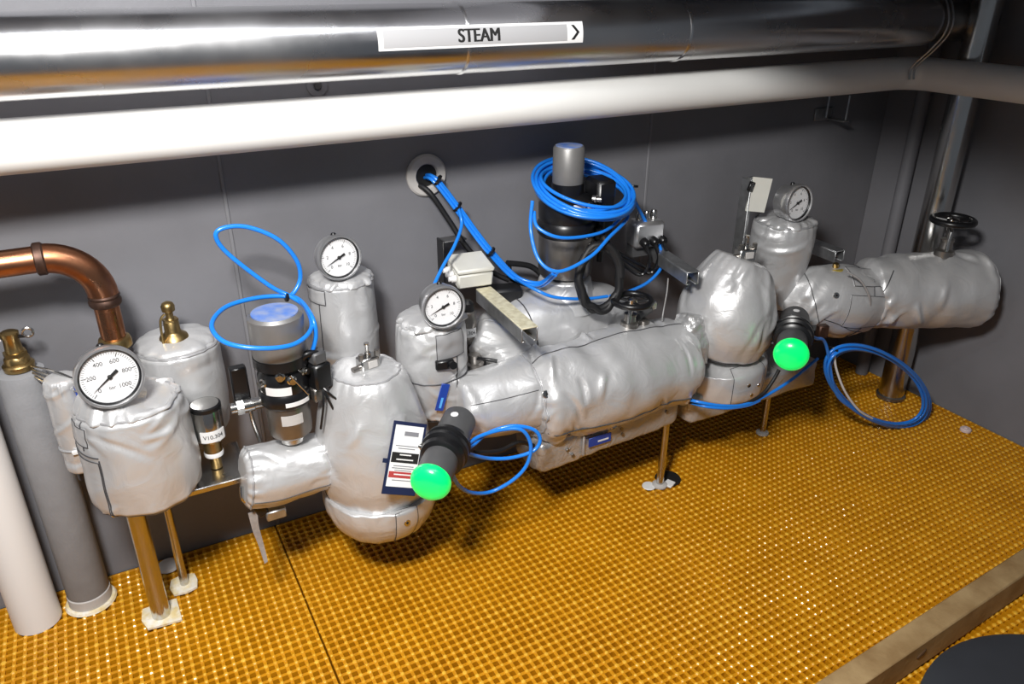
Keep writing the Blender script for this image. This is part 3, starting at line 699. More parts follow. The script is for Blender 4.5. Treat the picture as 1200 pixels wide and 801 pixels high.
for i in range(len(spts) - 1):
    k = i*4; fs += [(k, k + 1, k + 5, k + 4), (k + 2, k + 6, k + 7, k + 3), (k, k + 4, k + 6, k + 2), (k + 1, k + 3, k + 7, k + 5)]
obj('strap_tail', mb.add(vs_, fs), 'strap', hs)

# ------------------------------------------------------------------ first valve pot
PY = -.42
pt, pbm = vaxis((427, 432), (440, 572), PY)
P1 = jacket('valve_jacket', 'bulging teardrop silver valve jacket bearing the warning card', [V((pt.x + .02, PY, pbm.z - .01)), V((pt.x + .012, PY, pbm.z + .09)), V((pt.x + .005, PY, pbm.z + .21)), V((pt.x, PY, pt.z - .04)), V((pt.x, PY, pt.z + .005))], [.146, .172, .163, .120, .088], seed=11, amp=.012, fold=.011, fdir='long', er=.030, erb=.010, crs=22)
ring_seam(P1, .05, P1.root, .003); ring_seam(P1, .93, P1.root, .003, 'stitch')
line_seam(P1, P1.f - .2, P1.root, .08, .5, .0016)
bw_ = V((pt.x + .015, PY, 0)); z0 = at(443, 628, PY - .05).z
B1 = jacket('bowl_jacket', 'round bottomed silver jacket hanging lowest above the grating', [V((bw_.x, PY, z0)), V((bw_.x, PY, z0 + .03)), V((bw_.x, PY, z0 + .10)), V((bw_.x, PY, z0 + .155)), V((bw_.x, PY, pbm.z + .012))], [.060, .130, .166, .168, .158], seed=12, amp=.005, fold=.006, fdir='long', er=.03, erb=.012)
patch(B1, .28, .86, B1.f + .035, B1.f + .10, B1.root, off=.003)
rivet(B1, .57, B1.f + .065, B1.root, .011); ring_seam(B1, .93, B1.root, .003, 'stitch')
# bleed valve on top
def bleed(label, p, sc_=1.0, yaw=.2):
    t = thing('bleed_valve', label, 'valve', p); R = rotz(yaw); p = V(p)
    obj('body_block', MB().box(p + V((0, 0, .022))*sc_, (.062*sc_, .04*sc_, .045*sc_), R, .004), 'steel', t)
    for dx in (-.026, .026): obj('side_bolt', MB().lathe([(.009*sc_, 0), (.009*sc_, .02*sc_)], p + R @ V((dx*sc_, -.01, .040*sc_)), seg=6), 'grey_metal', t, smooth=False)
    obj('stem', MB().lathe([(.010*sc_, .044*sc_), (.010*sc_, .056*sc_), (.006*sc_, .058*sc_), (.006*sc_, .075*sc_), (.008*sc_, .078*sc_), (.008*sc_, .086*sc_)], p, seg=14), 'steel', t)
    obj('name_plate', MB().box(p + R @ V((.004, -.022, .024))*sc_, (.03*sc_, .003, .022*sc_), R, .001), 'collar', t)
    obj('side_port', MB().tube([p + R @ V((.0, .0, .02))*sc_, p + R @ V((-.055, -.005, .015))*sc_], .009*sc_, 12), 'grey_metal', t)
    return t
bleed('small steel bleed valve on top of the teardrop jacket', V((pt.x + .012, PY, pt.z - .004)), .95)
# warning card
pc, pd = sp(P1, .22, P1.f + .085, .004)
cu_ = at(478, 500, -.585); cl_ = at(470, 575, -.585)
cdn = V((.18, -1, .35)).normalized(); uu, vv, nn = frame(cdn)
up_ = (cu_ - cl_).normalized(); nn = (V((CAM.x, CAM.y, 0)) - V((cu_.x, cu_.y, 0))).normalized()*.6 + V((.25, -.7, .45)); nn.normalize()
vv = V((.38, 0, 1)); vv = (vv - nn*vv.dot(nn)).normalized(); uu = vv.cross(nn)
cc_ = at(474, 537, -.612); Hh, Ww = .200, .098
wc = thing('warning_card', 'blue edged warning card with black and red bands on teardrop jacket', 'card', cc_ - vv*Hh/2)
Rm = Matrix((uu, vv, nn)).transposed()
obj('card_border', MB().box(cc_, (Ww, Hh, .003), Rm, .001), 'navy', wc)
sheet = obj('card_sheet', MB().box(cc_ + nn*.0012 + vv*.006, (Ww*.84, Hh*.84, .003), Rm), 'card_white', wc)
def cardbar(y, h, w_, m, x=0, z=.0026): return MB().box(cc_ + nn*z + vv*(y*Hh + .006) + uu*x*Ww, (w_*Ww, h*Hh, .0012), Rm)
obj('black_band', cardbar(-.02, .14, .80, 'ink'), 'ink', sheet)
obj('red_band', cardbar(-.255, .085, .80, 'red'), 'red', sheet)
obj('heading', cardbar(.31, .06, .42, 'ink_grey', .08), 'ink_grey', sheet)
for (y, w_) in ((.14, .66), (.105, .5), (-.135, .6), (-.165, .68), (-.195, .5), (-.33, .55)): obj('print_line', cardbar(y, .012, w_, 'x'), 'ink_grey', sheet, smooth=False)
for (y, w_) in ((.02, .34), (-.045, .5), (-.25, .5)): obj('reversed_line', cardbar(y, .016, w_, 'x', 0, .0034), 'card_white', sheet, smooth=False)
obj('fixing_tab', MB().box(cc_ - uu*Ww*.55 - vv*Hh*.05, (.014, .012, .003), Rm), 'navy', wc)

# rear column with second gauge
t2_, b2_ = vaxis((402, 322), (397, 450), -.15); t2_.x = b2_.x = at(401, 345, -.15).x
C2 = jacket('gauge_jacket', 'tall rear silver column jacket against the wall under the second gauge', [b2_, b2_.lerp(t2_, .5), t2_], [.094, .099, .096], seed=21, amp=.005, fold=.006, fk=(1.1, 18), er=.02)
patch(C2, .80, .93, C2.f - .24, C2.f - .09, C2.root)
ring_seam(C2, .95, C2.root, .004, 'stitch'); line_seam(C2, C2.f - .13, C2.root, .3, .85, .0014); ring_seam(C2, .82, C2.root, .0014, 'seam', C2.f - .28, C2.f - .10)
obj('top_collar', blob([t2_ + V((0, 0, -.02)), t2_ + V((0, 0, .004)), t2_ + V((0, 0, .014))], [.095, .082, .045], n=26, seg=90, seed=16, amp=.010, fold=.014, fdir='long', er=.01).mb, 'silver', C2.root, sharp=80)
gauge('round pressure gauge on the rear column jacket against the wall', at(398, 302, -.215), (.10, -1, .10), .132, .050, t2_ + V((0, -.02, -.01)), ['0', '2', '4', '6', '8', '10'], 205)

# column 3 with gauge
t3_, b3_ = vaxis((500, 370), (512, 478), -.33)
C3 = jacket('gauge_jacket', 'silver jacket with blue name strip and black clip under middle gauge', [b3_ + V((.01, 0, -.01)), b3_.lerp(t3_, .35), b3_.lerp(t3_, .7), t3_], [.080, .100, .108, .102], seed=31, amp=.007, fold=.009, fk=(1.0, 18), er=.025)
ring_seam(C3, .95, C3.root, .004, 'stitch'); ring_seam(C3, .42, C3.root, .002); line_seam(C3, C3.f + .12, C3.root, .05, .9, .0016)
ring_seam(C3, .05, C3.root, .003)
patch(C3, .66, .90, C3.f + .02, C3.f + .16, C3.root, 'stitch', off=.004)
p, d = sp(C3, .30, C3.f + .035, .004); ub, vb, nb = frame(d); Rt = Matrix((ub, vb, nb)).transposed() @ Matrix.Rotation(radians(-16), 3, 'Z')
bt = obj('name_strip', MB().box(p, (.026, .090, .004), Rt, .001), 'blue_tag', C3.root)
obj('strip_print', MB().box(p + Rt @ V((0, -.018, .0022)), (.007, .035, .001), Rt), 'blue_pale', bt)
p, d = sp(C3, .62, C3.f + .05, .006); obj('black_clip', MB().box(p, (.055, .02, .03), rotz(-.2), .004), 'black', C3.root)
obj('clip_knob', MB().lathe([(.012, 0), (.012, .02)], p + V((.015, -.01, 0)), (0, -1, .3), 14), 'black', C3.root)
obj('top_collar', blob([t3_ + V((0, 0, -.02)), t3_ + V((0, 0, .004)), t3_ + V((0, 0, .014))], [.102, .088, .045], n=26, seg=90, seed=18, amp=.010, fold=.014, fdir='long', er=.01).mb, 'silver', C3.root, sharp=80)
gauge('round pressure gauge in the middle beside the beige junction box', at(520, 360, -.435), (-.12, -1, .08), .128, .062, t3_ + V((0, -.02, -.01)), ['0', '2', '4', '6', '8', '10'], 205)
# grey sensor right of gauge 3
s3 = at(549, 385, -.26); sn = thing('pressure_sensor', 'dark steel pressure sensor with small white tag behind the middle gauge', 'sensor', (s3.x, s3.y, s3.z - .10))
obj('barrel', MB().lathe([(.016, -.10), (.016, -.05), (.026, -.045), (.028, .03), (.024, .04), (.024, .06), (.012, .07)], s3, seg=28), 'grey_metal', sn)
obj('cable_cap', MB().lathe([(.020, .055), (.018, .09), (.008, .10)], s3, seg=20), 'black', sn)
lb = cyl_label(sn, s3, .0295, -1.0, .5, s3.z - .018, s3.z + .012, 'card_white'); cyl_text(lb, '1.304', .016, s3, .030, -.25, s3.z - .003)

vb_ = at(556, 428, -.34); vk = thing('needle_valve', 'dark steel needle valve with side handle right of the middle gauge jacket', 'valve', (vb_.x, vb_.y, vb_.z - .07))
obj('body', MB().lathe([(.022, -.07), (.022, -.03), (.030, -.028), (.030, .01), (.02, .014), (.018, .04)], vb_, seg=20), 'grey_metal', vk)
obj('side_port', MB().tube([vb_ + V((-.06, -.01, -.01)), vb_ + V((.07, .01, -.01))], .014, 14), 'black', vk)
obj('hex_nut', MB().lathe([(.024, 0), (.024, .02)], vb_ + V((.035, .005, -.01)), (1, .15, 0), 6), 'steel', vk, smooth=False)
obj('handle', MB().tube(crom([vb_ + V((0, -.01, .03)), vb_ + V((.02, -.04, .035)), vb_ + V((.05, -.06, .03))], 10), .006, 10), 'black', vk)
# jacket between the pot and the main jacket
K1 = jacket('pipe_jacket', 'silver transition jacket between middle gauge column and big lying jacket', [at(535, 478, -.42), at(575, 470, -.43), at(622, 458, -.44)], [.098, .112, .125], seed=41, amp=.007, fold=.006, fdir='any', er=.02)
line_seam(K1, K1.f, K1.root, .1, .9, .0012)
K2 = jacket('pipe_jacket', 'small silver pipe jacket below the middle steel channel', [at(556, 392, -.27), at(584, 405, -.30), at(605, 425, -.33)], [.06, .075, .07], seed=42, amp=.006, fold=.006, fdir='any', er=.02)

# ------------------------------------------------------------------ big lying jacket
BY = -.45
bl, brr = at(613, 456, BY), at(803, 412, BY); zc = (bl.z + brr.z)/2 - .028; bl.z = zc; brr.z = zc
BG = jacket('main_jacket', 'largest lying silver jacket in the centre with deep folds on top', [bl, bl.lerp(brr, .35), bl.lerp(brr, .7), brr], [.146, .160, .160, .145], seed=51, amp=.014, fold=.021, fdir='ring', er=.06, n=110, seg=120, crs=34)
ring_seam(BG, .04, BG.root, .003, 'stitch'); line_seam(BG, BG.f - .14, BG.root, .05, .95, .0018); line_seam(BG, BG.f + .17, BG.root, .05, .95, .0022)
rivet(BG, .05, BG.f, BG.root, .013); rivet(BG, .40, BG.f + .22, BG.root, .012)

# tray boxes below
def tray(name, label, px0, px1, py0, py1, Y, zlow, zhigh, dep, seed, tilt=0.0):
    a, b = at(px0, py0, Y - dep), at(px1, py1, Y - dep); x0, x1 = a.x, b.x
    t = thing(name, label, 'insulation box', ((x0 + x1)/2, Y, zlow)); n, m = 44, 24; mb = MB(); vs_ = []; fs = []; grid = []
    prof = []
    hy, hz, rr = dep, (zhigh - zlow)/2, .022
    for k in range(m*2):
        th = 2*pi*k/(m*2); cx_, sx_ = cos(th), sin(th); e = .28
        prof.append((hy*(abs(cx_)**e)*(1 if cx_ > 0 else -1), hz*(abs(sx_)**e)*(1 if sx_ > 0 else -1)))
    so = V((seed, seed*2.1, 0))
    for i in range(n):
        s = i/(n - 1); x = x0 + (x1 - x0)*s; e = min(s, 1 - s)*(x1 - x0); k = 1 if e > .03 else .82 + .18*sqrt(1 - (1 - e/.03)**2)
        for (y, z) in prof:
            p = V((x, Y + y*k, (zlow + zhigh)/2 + z*k)); p.z += tilt*(s - .5); cr_ = .004 + .010*max(0, 1 - e/.10)
            f = cr_*noise.noise(p*26 + so) + .004*noise.noise(p*9 + so); dd = V((0, y, z)).normalized(); vs_.append(p + dd*f)
    M2 = m*2
    for i in range(n - 1):
        for j in range(M2): k = (j + 1) % M2; fs.append((i*M2 + j, i*M2 + k, (i + 1)*M2 + k, (i + 1)*M2 + j))
    fs.append(tuple(range(M2))); fs.append(tuple((n - 1)*M2 + j for j in range(M2)))
    obj('foil_box', mb.add(vs_, fs), 'foil', t, sharp=70); return t, x0, x1, Y - dep
TD = .085; TZ0 = at(645, 560, BY - TD).z; TZ0 = (TZ0 + at(797, 491, BY - TD).z)/2
T1, tx0, tx1, ty = tray('foil_box_jacket', 'long foil faced box under the main jacket with blue strip', 632, 797, 540, 480, BY, TZ0, TZ0 + .122, TD, 3, .035)
obj('edge_band', MB().box(((tx0 + tx1)/2 + .02, ty - .002, TZ0 + .112), (tx1 - tx0 - .07, .012, .010), bev=.003), 'strap', T1)
p = at(703, 515, ty - .008); bt = obj('name_strip', MB().box(p, (.088, .004, .034), bev=.001), 'blue_tag', T1)
obj('strip_print', MB().box(p + V((.012, -.0022, -.002)), (.042, .001, .006)), 'card_white', bt)
p = at(689, 508, ty - .01); obj('black_clip', MB().box(p, (.03, .012, .014), bev=.003), 'black', T1)
obj('clip_strap', MB().box(p + V((-.012, .003, -.045)), (.008, .006, .075), bev=.002), 'strap', T1)
for (px, py) in ((665, 527), (671, 533), (728, 502), (729, 508), (781, 482)):
    p = at(px, py, ty - .004); obj('stud', MB().lathe([(.006, 0), (.006, .005)], p, (0, -1, 0), 10), 'grey_metal', T1)

# ------------------------------------------------------------------ posts
def post(label, px, py, ztop, r, yoff=.0):
    p = on_floor(px, py); t = thing('support_post', label, 'post', (p.x, p.y, .004), 'slim support posts')
    obj('tube', MB().lathe([(r, .006), (r, ztop)], (p.x, p.y, 0), seg=20), 'steel', t)
    obj('foot', MB().lathe([(r*2.1, .003), (r*2.1, .010), (r*1.1, .014)], (p.x, p.y, 0), seg=20), 'collar', t)
    return p
p1 = post('slim steel post under the right end of long foil box', 773, 569, TZ0 + .02, .0135)
hl = thing('floor_cutout_cover', 'white and black patched cut-out in the grating at the slim post', 'cover', (p1.x + .01, p1.y, .003))
obj('white_patch', MB().lathe([(.026, .003), (.024, .007)], (p1.x - .04, p1.y + .015, 0), seg=14), 'card_white', hl)
obj('white_patch', MB().box((p1.x + .035, p1.y - .012, .006), (.04, .035, .008), rotz(.4), .002), 'card_white', hl)
obj('black_hole', MB().lathe([(.05, .0028), (.048, .0062)], (p1.x + .055, p1.y + .02, 0), seg=18), 'ink', hl)

# ------------------------------------------------------------------ rear jacket and second actuator
RY = -.205
R1 = jacket('rear_valve_jacket', 'rear silver valve jacket below the tall actuator with blue coil', [at(552, 408, RY), at(600, 388, RY), at(650, 372, RY), at(700, 368, RY), at(735, 372, RY)], [.07, .105, .125, .112, .08], seed=61, amp=.008, fold=.006, fdir='any', er=.05)
ring_seam(R1, .3, R1.root, .0022); 
a2x = (at(668, 190, RY).x + at(661, 300, RY).x)/2
nk = at(662, 345, RY); obj('neck_cuff', blob([V((a2x, RY, nk.z - .04)), V((a2x, RY, nk.z + .03)), V((a2x, RY, zat(322, 661, RY)))], [.13, .095, .085], n=24, seg=48, seed=66, amp=.006, fold=.006, fdir='long', er=.01).mb, 'silver', R1.root, sharp=80)
zz2 = (zat(328, 661, RY), zat(272, 663, RY), zat(213, 668, RY), zat(170, 669, RY))
A2 = actuator('tall central actuator with silver cap inside the big blue coil', a2x, RY, zz2, (.092, .098, .051))
a2c = V((a2x, RY, 0))
cyl_label(A2, a2c, .0965, -.35, .25, zz2[2] - .068, zz2[2] - .050, 'card_white')
obj('positioner_box', MB().box((a2x + .115, RY - .02, (zz2[1] + zz2[2])/2 - .01), (.07, .10, .20), rotz(-.1), .01), 'black', A2)
obj('side_rod', MB().tube([(a2x + .10, RY - .06, zz2[1] - .10), (a2x + .10, RY - .06, zz2[1] + .10)], .011, 12), 'black', A2)
for (a_, z_) in ((.55, -.03), (.2, .10), (.75, .12)):
    d_ = V((sin(a_), -cos(a_), 0)); obj('port_fitting', MB().lathe([(.014, 0), (.014, .012), (.010, .014), (.010, .03)], a2c + V((0, 0, zz2[1] + z_)) + d_*.085, d_, 14), 'steel', A2)
# air manifold on the right of it
mc = at(756, 272, -.20)
mf = thing('air_manifold', 'chunky metal air manifold block with black plugs right of the tall actuator', 'manifold', (mc.x, mc.y, mc.z - .08))
obj('block', MB().box(mc, (.12, .08, .095), rotz(-.15), .012), 'bezel', mf)
for dx in (-.032, .0, .032): obj('silencer', MB().lathe([(.010, 0), (.012, .006), (.012, .03), (.008, .036)], mc + V((dx, .0, .043)), (0, 0, 1), 14), 'steel', mf)
for dx in (-.035, .005, .042): obj('black_plug', MB().lathe([(.016, 0), (.016, .02), (.012, .026)], mc + V((dx, -.036, -.018)), (0, -1, -.3), 16), 'black', mf)
obj('mount_plate', MB().box(mc + V((.0, .02, -.06)), (.09, .05, .06), rotz(-.15), .004), 'dark_plastic', mf)
for k in range(3):
    p0 = mc + V((-.035 + .038*k, -.055, -.03)); obj('lead', MB().tube(crom([p0, p0 + V((.005, -.02, -.05)), p0 + V((-.03, .0, -.10)), V((a2x + .10, RY - .03, zz2[1] - .03))], 20), .006, 8), 'black', mf)

# blue coil round actuator 2
def circle_pts(c, r, n, tilt=(0, 0), a0=0, turns=1.0, jit=0, rnd=None, rise=0.0, ry=None):
    out = []; k = int(n*turns)
    for i in range(k + 1):
        t = a0 + 2*pi*i/n; rr = r + jit*noise.noise(V((t*.31, 3.3, 0)))*1.9; r2 = (ry or r) + (rr - r)
        out.append(V(c) + V((rr*cos(t), r2*sin(t), tilt[0]*cos(t)*r + tilt[1]*sin(t)*r2 + rise*i/k + jit*1.7*noise.noise(V((t*.27, 9.1, 0))))))
    return out
rn = random.Random(7); zc2 = zat(228, 686, RY); ccx = at(685, 226, RY)
st0 = circle_pts((ccx.x, RY - .0, ccx.z + .012), .152, 14, (.0, .27), 0.3, 9.6, .022, rn, 0)
w0 = [at(735, 250, -.30), at(712, 280, -.37), at(690, 302, -.40), at(655, 318, -.40), at(632, 305, -.36), at(622, 270, -.30), at(624, 235, -.28)]
tubing('blue air tube coiled several turns around the tall central actuator', [st0 + w0], .0060, n=640, ties=[(at(742, 218, RY), V((.2, .2, 1)), .016)])
tubing('single blue air tube hanging in a loop right of tall actuator', [[at(744, 236, -.20), at(758, 262, -.22), at(772, 285, -.24), at(776, 310, -.27), at(760, 330, -.30), at(735, 342, -.33), at(715, 347, -.34)]], .0060)
tubing('blue air tube draped low across the tall actuator barrel', [[at(742, 240, -.24), at(716, 266, -.33), at(690, 276, -.36), at(655, 278, -.36), at(630, 266, -.32), at(626, 248, -.28)]], .0055)

# cable grommet and bundle
gw = at(499, 205, 0)
gr = thing('wall_grommet', 'round grey cable grommet in the wall with blue tubes passing through', 'grommet', (gw.x, 0, gw.z - .06))
obj('flange_ring', MB().lathe([(.068, 0), (.068, .008), (.062, .014), (.040, .014), (.036, .008), (.036, 0)], (gw.x, .0, gw.z), (0, -1, 0), 40, False), 'collar', gr)
obj('opening', MB().lathe([(.038, 0), (.038, .003)], (gw.x, 0, gw.z), (0, -1, 0), 32), 'ink', gr)
bpx = [(500, 207, -.005), (510, 211, -.05), (535, 243, -.09), (556, 272, -.12), (576, 297, -.15), (604, 325, -.18), (632, 333, -.24), (650, 320, -.31)]
def offs(lst, dx, dz): return [at(px, py, Y) + V((dx, 0, dz)) for (px, py, Y) in lst]
tubing('blue tube bundle running down from the wall grommet to central actuator', [offs(bpx, dx, dz) for dx, dz in ((0, .006), (.010, 0), (.004, -.007), (-.007, -.002))], .0056, ties=[(at(513, 211, -.055), V((.8, -.3, -.7)), .018), (at(536, 242, -.09), V((.8, -.3, -.8)), .018), (at(575, 295, -.15), V((.8, -.3, -.8)), .018)], name='tube_bundle')
tubing('black cable following the blue bundle from the wall grommet', [offs([(494, 210, -.005), (508, 220, -.04), (530, 252, -.06), (552, 285, -.09), (580, 312, -.12), (600, 322, -.14)], -.012, -.016)], .009, 'rubber', name='power_cable', cat='cable')
tubing('blue tube branching from the bundle down to the middle gauge', [[at(536, 241, -.10), at(541, 262, -.12), at(533, 287, -.18), at(519, 312, -.22), at(508, 335, -.26)]], .0056)
tubing('lower blue tube sagging over rear jacket to the tall actuator', [[at(604, 326, -.19), at(625, 338, -.30), at(650, 348, -.34), at(685, 350, -.34), at(712, 347, -.34)]], .0055)
tubing('black hose curled behind the blue bundle by the rear jacket', [[at(594, 308, -.10), at(622, 312, -.10), at(636, 326, -.12), at(625, 334, -.14), at(600, 326, -.13), at(596, 312, -.12)]], .010, 'rubber', name='black_hose', cat='hose')

# junction box
jb = at(551, 312, -.17); Rj = rotz(-.12) @ Matrix.Rotation(radians(8), 3, 'X')
jt = thing('junction_box', 'beige plastic junction box with lid above the middle gauge', 'junction box', (jb.x, jb.y, jb.z - .05))
obj('box_base', MB().box(jb + Rj @ V((0, 0, -.022)), (.118, .118, .050), Rj, .006), 'beige', jt)
obj('lid', MB().box(jb + Rj @ V((0, 0, .013)), (.124, .124, .016), Rj, .005), 'beige', jt)
for dy in (-.03, .0, .03): obj('cable_gland', MB().lathe([(.012, 0), (.012, .014), (.008, .016), (.008, .024)], jb + Rj @ V((-.058, dy, -.02)), Rj @ V((-1, 0, 0)), 14), 'white_plastic', jt)
bb = at(521, 300, -.06)
kt = thing('perforated_bracket', 'black perforated upright bracket beside the beige junction box', 'bracket', (bb.x, bb.y, bb.z - .2))
obj('upright', MB().box(bb + V((-.012, 0, -.09)), (.008, .05, .30), bev=.002), 'black', kt)
obj('top_shelf', MB().box(bb + V((.03, 0, .055)), (.085, .05, .006), bev=.002), 'dark_plastic', kt)
for k in range(4): obj('knob', MB().lathe([(.011, 0), (.011, .016), (.007, .02)], bb + V((-.005 + .018*(k % 2), -.03, -.12 - .028*(k//2))), (0, -1, 0), 14), 'black', kt)

# steel channels (strut)
def channel(label, P0, P1, w_=.046, h=.046, th=.004, top='galv', lips=True, holes=True, name='steel_channel'):
    P0, P1 = V(P0), V(P1); d_ = (P1 - P0).normalized(); side = d_.cross(V((0, 0, 1))).normalized(); upv = side.cross(d_).normalized()
    R = Matrix((side, d_, upv)).transposed(); L_ = (P1 - P0).length; c_ = (P0 + P1)/2
    t = thing(name, label, 'steel channel', (c_.x, c_.y, min(P0.z, P1.z) - h/2), 'steel channels')
    obj('top_web', MB().box(c_ + upv*(h/2 - th/2), (w_, L_, th), R, .001), top, t)
    for s_ in (-1, 1):
        obj('side_flange', MB().box(c_ + side*s_*(w_/2 - th/2) - upv*th*.5, (th, L_, h - th), R, .001), 'galv', t)
        if lips: obj('lip', MB().box(c_ + side*s_*(w_/2 - .008) - upv*(h/2 - th/2), (.010, L_, th), R, .001), 'galv', t)
    return t
e1 = at(621, 392, -.56); e0 = at(573, 342, -.26); e0.z = e1.z + .0
channel('steel channel with yellowish reflection painted on top jutting out beside middle gauge', (e0.x, -.22, e1.z), e1, top='galv_yellow_sheen', w_=.052)
e1 = at(812, 326, -.48); e0 = at(775, 295, -.25)
channel('grey steel channel jutting out left of the right teardrop jacket', (e0.x + .0, -.22, e1.z), e1)
obj_t = e1
e1 = at(984, 300, -.40)
channel('short steel channel jutting out above the brass nut at right', (e1.x + .01, -.10, e1.z), e1, w_=.05)
# black tape patch / plate near junction box
bp_ = at(590, 345, -.16); pt_ = thing('black_plate', 'black plastic plate behind the yellowish topped steel channel', 'plate', (bp_.x, bp_.y, bp_.z - .05))
obj('plate', MB().box(bp_, (.12, .07, .06), rotz(-.3), .008), 'rubber', pt_)
obj('flange', MB().box(bp_ + V((0, .0, -.036)), (.10, .05, .012), rotz(-.3), .004), 'dark_plastic', pt_)

# ------------------------------------------------------------------ handwheels
def handwheel(label, c, r, stem_bot, axis=(0, 0, 1), group='handwheels'):
    c = V(c); a = V(axis).normalized(); u = a.orthogonal().normalized(); v = a.cross(u)
    t = thing('handwheel_valve', label, 'valve', stem_bot, group)
    obj('wheel_rim', MB().tube([c + (u*cos(k*pi/20) + v*sin(k*pi/20))*r*.86 for k in range(40)], r*.15, 12, closed=True), 'black', t)
    for k in range(5):
        d_ = u*cos(k*2*pi/5) + v*sin(k*2*pi/5); obj('spoke', MB().tube([c - a*.004, c + d_*r*.86], r*.08, 8), 'black', t)
    obj('hub', MB().lathe([(r*.26, -.012), (r*.26, .006), (r*.16, .010)], c, a, 18), 'steel', t)
    b = V(stem_bot); L_ = (c - b).length
    obj('stem', MB().lathe([(r*.10, 0), (r*.10, L_)], b, c - b, 14), 'steel', t)
    obj('bonnet', MB().lathe([(r*.42, 0), (r*.42, L_*.18), (r*.30, L_*.24), (r*.26, L_*.42), (r*.3, L_*.44), (r*.3, L_*.5), (r*.15, L_*.52)], b, c - b, 20), 'grey_metal', t)
    for s_ in (-1, 1):
        q = u*s_*r*.32; obj('yoke_bar', MB().tube([b + q + a*.004, b + q*.8 + (c - b)*.72, b + q*.2 + (c - b)*.80], r*.09, 10), 'steel', t)
    return t
hc = at(741, 352, -.43); hb_ = V((hc.x - .006, -.43, zc + .160))
handwheel('black handwheel valve on top of the main jacket', hc, .072, hb_)
vt = thing('vent_fitting', 'black and steel vent fitting beside the main jacket handwheel', 'fitting', (hc.x + .06, -.42, zc + .14))
obj('body', MB().tube([(hc.x + .035, -.42, zc + .18), (hc.x + .10, -.40, zc + .19)], .014, 14), 'dark_plastic', vt)
obj('foot', MB().lathe([(.018, 0), (.018, .03), (.012, .034)], (hc.x + .055, -.43, zc + .14), seg=16), 'grey_metal', vt)
obj('tab', MB().box((hc.x + .11, -.40, zc + .20), (.03, .02, .03), bev=.004), 'steel', vt)
wr_ = at(783, 326, -.42); tubing('thin pale wire hanging from the grey channel to main jacket', [[wr_, wr_ + V((0, .0, -.05)), at(777, 367, -.42), at(776, 376, -.44)]], .0022, 'strap', name='hanging_wire', cat='wire')

# black cable coil hanging
cbc = at(703, 326, -.37); cd_ = (CAM - cbc).normalized(); n_ = V((-.35, -1, .25)).normalized(); u_, v_, n_ = frame(n_); rn = random.Random(5); pts = []
for i in range(0, 66):
    t = 2*pi*i/16; rr = 1 + rn.uniform(-.07, .07); pts.append(cbc + u_*.070*rr*cos(t) + v_*.105*rr*sin(t) + n_*(.010*sin(i*.37)))
pts += [cbc + V((.03, .03, .12)), V((a2x + .10, RY - .03, zz2[1] + .02))]
tubing('coil of thick black cable hanging in front of the tall actuator', [pts], .0125, 'rubber', n=300, name='cable_coil', cat='cable')

# ------------------------------------------------------------------ right valve group
QY = -.45
qt, qb = vaxis((868, 304), (851, 405), QY)
qx = at(853, 355, QY).x
P2 = jacket('valve_jacket', 'right teardrop silver valve jacket with gathered crumpled left edge', [V((qx - .01, QY, qb.z - .02)), V((qx, QY, qb.z + .07)), V((qx + .005, QY, qb.z + .17)), V((qx + .035, QY, qt.z - .04)), V((qx + .05, QY, qt.z))], [.135, .172, .168, .120, .088], seed=71, amp=.014, fold=.013, fdir='long', er=.030, erb=.010, crs=26)
ring_seam(P2, .05, P2.root, .003)
obj('gathered_cuff', blob([V((qx - .14, QY - .03, qb.z + .0)), V((qx - .18, QY - .03, qb.z + .08)), V((qx - .165, QY - .01, qb.z + .17))], [.045, .062, .045], n=30, seg=40, seed=75, amp=.012, fold=.014, fdir='long', er=.02, gather=.004).mb, 'foil', P2.root, sharp=80)
lz = at(850, 478, QY - .12).z
B2 = jacket('lower_valve_jacket', 'silver drum shaped jacket under the right teardrop jacket', [V((qx + .005, QY, lz)), V((qx + .005, QY, lz + .06)), V((qx + .005, QY, lz + .13)), V((qx, QY, qb.z - .015))], [.150, .160, .160, .150], seed=73, amp=.005, fold=.004, fdir='long', er=.03)
patch(B2, .08, .92, B2.f + .05, B2.f + .20, B2.root, off=.003)
for (t_0, q) in ((.5, .11), (.45, .16), (.3, .13)): rivet(B2, t_0, B2.f + q, B2.root, .008)
T2Y = -.43; TZ2 = (at(820, 503, T2Y - .09).z + at(950, 446, T2Y - .09).z)/2
T2, ux0, ux1, uy = tray('foil_box_jacket', 'foil faced box jacket under the right drum shaped jacket', 808, 958, 490, 440, T2Y, TZ2, TZ2 + .12, .09, 9)
post('slim steel post under the right foil box', 893, 508, TZ2 + .015, .0125)
bleed('steel bleed valve cluster on top of the right teardrop jacket', V((qx + .05, QY, qt.z - .006)), 1.05, -.2)
# upright plate behind
up0 = at(876, 262, -.30)
upt = thing('upright_channel', 'upright steel channel with cream face rising behind right teardrop jacket', 'steel channel', (up0.x, up0.y, up0.z - .45))
tz = at(878, 211, -.30).z; hh_ = tz - (up0.z - .45); cz_ = up0.z - .45 + hh_/2
obj('cream_face', MB().box((up0.x + .020, -.315, tz - .055), (.072, .006, .125), rotz(-.45) @ Matrix.Rotation(radians(6), 3, 'Y'), .001), 'beige', upt)
obj('side_flange', MB().box((up0.x - .012, -.28, cz_), (.006, .05, hh_), None, .001), 'galv', upt)
obj('web', MB().box((up0.x + .016, -.262, cz_), (.05, .005, hh_), None, .001), 'galv', upt)
obj('black_end', MB().box((up0.x - .014, -.306, tz - .022), (.022, .012, .035), Matrix.Rotation(radians(20), 3, 'Y'), .002), 'black', upt)
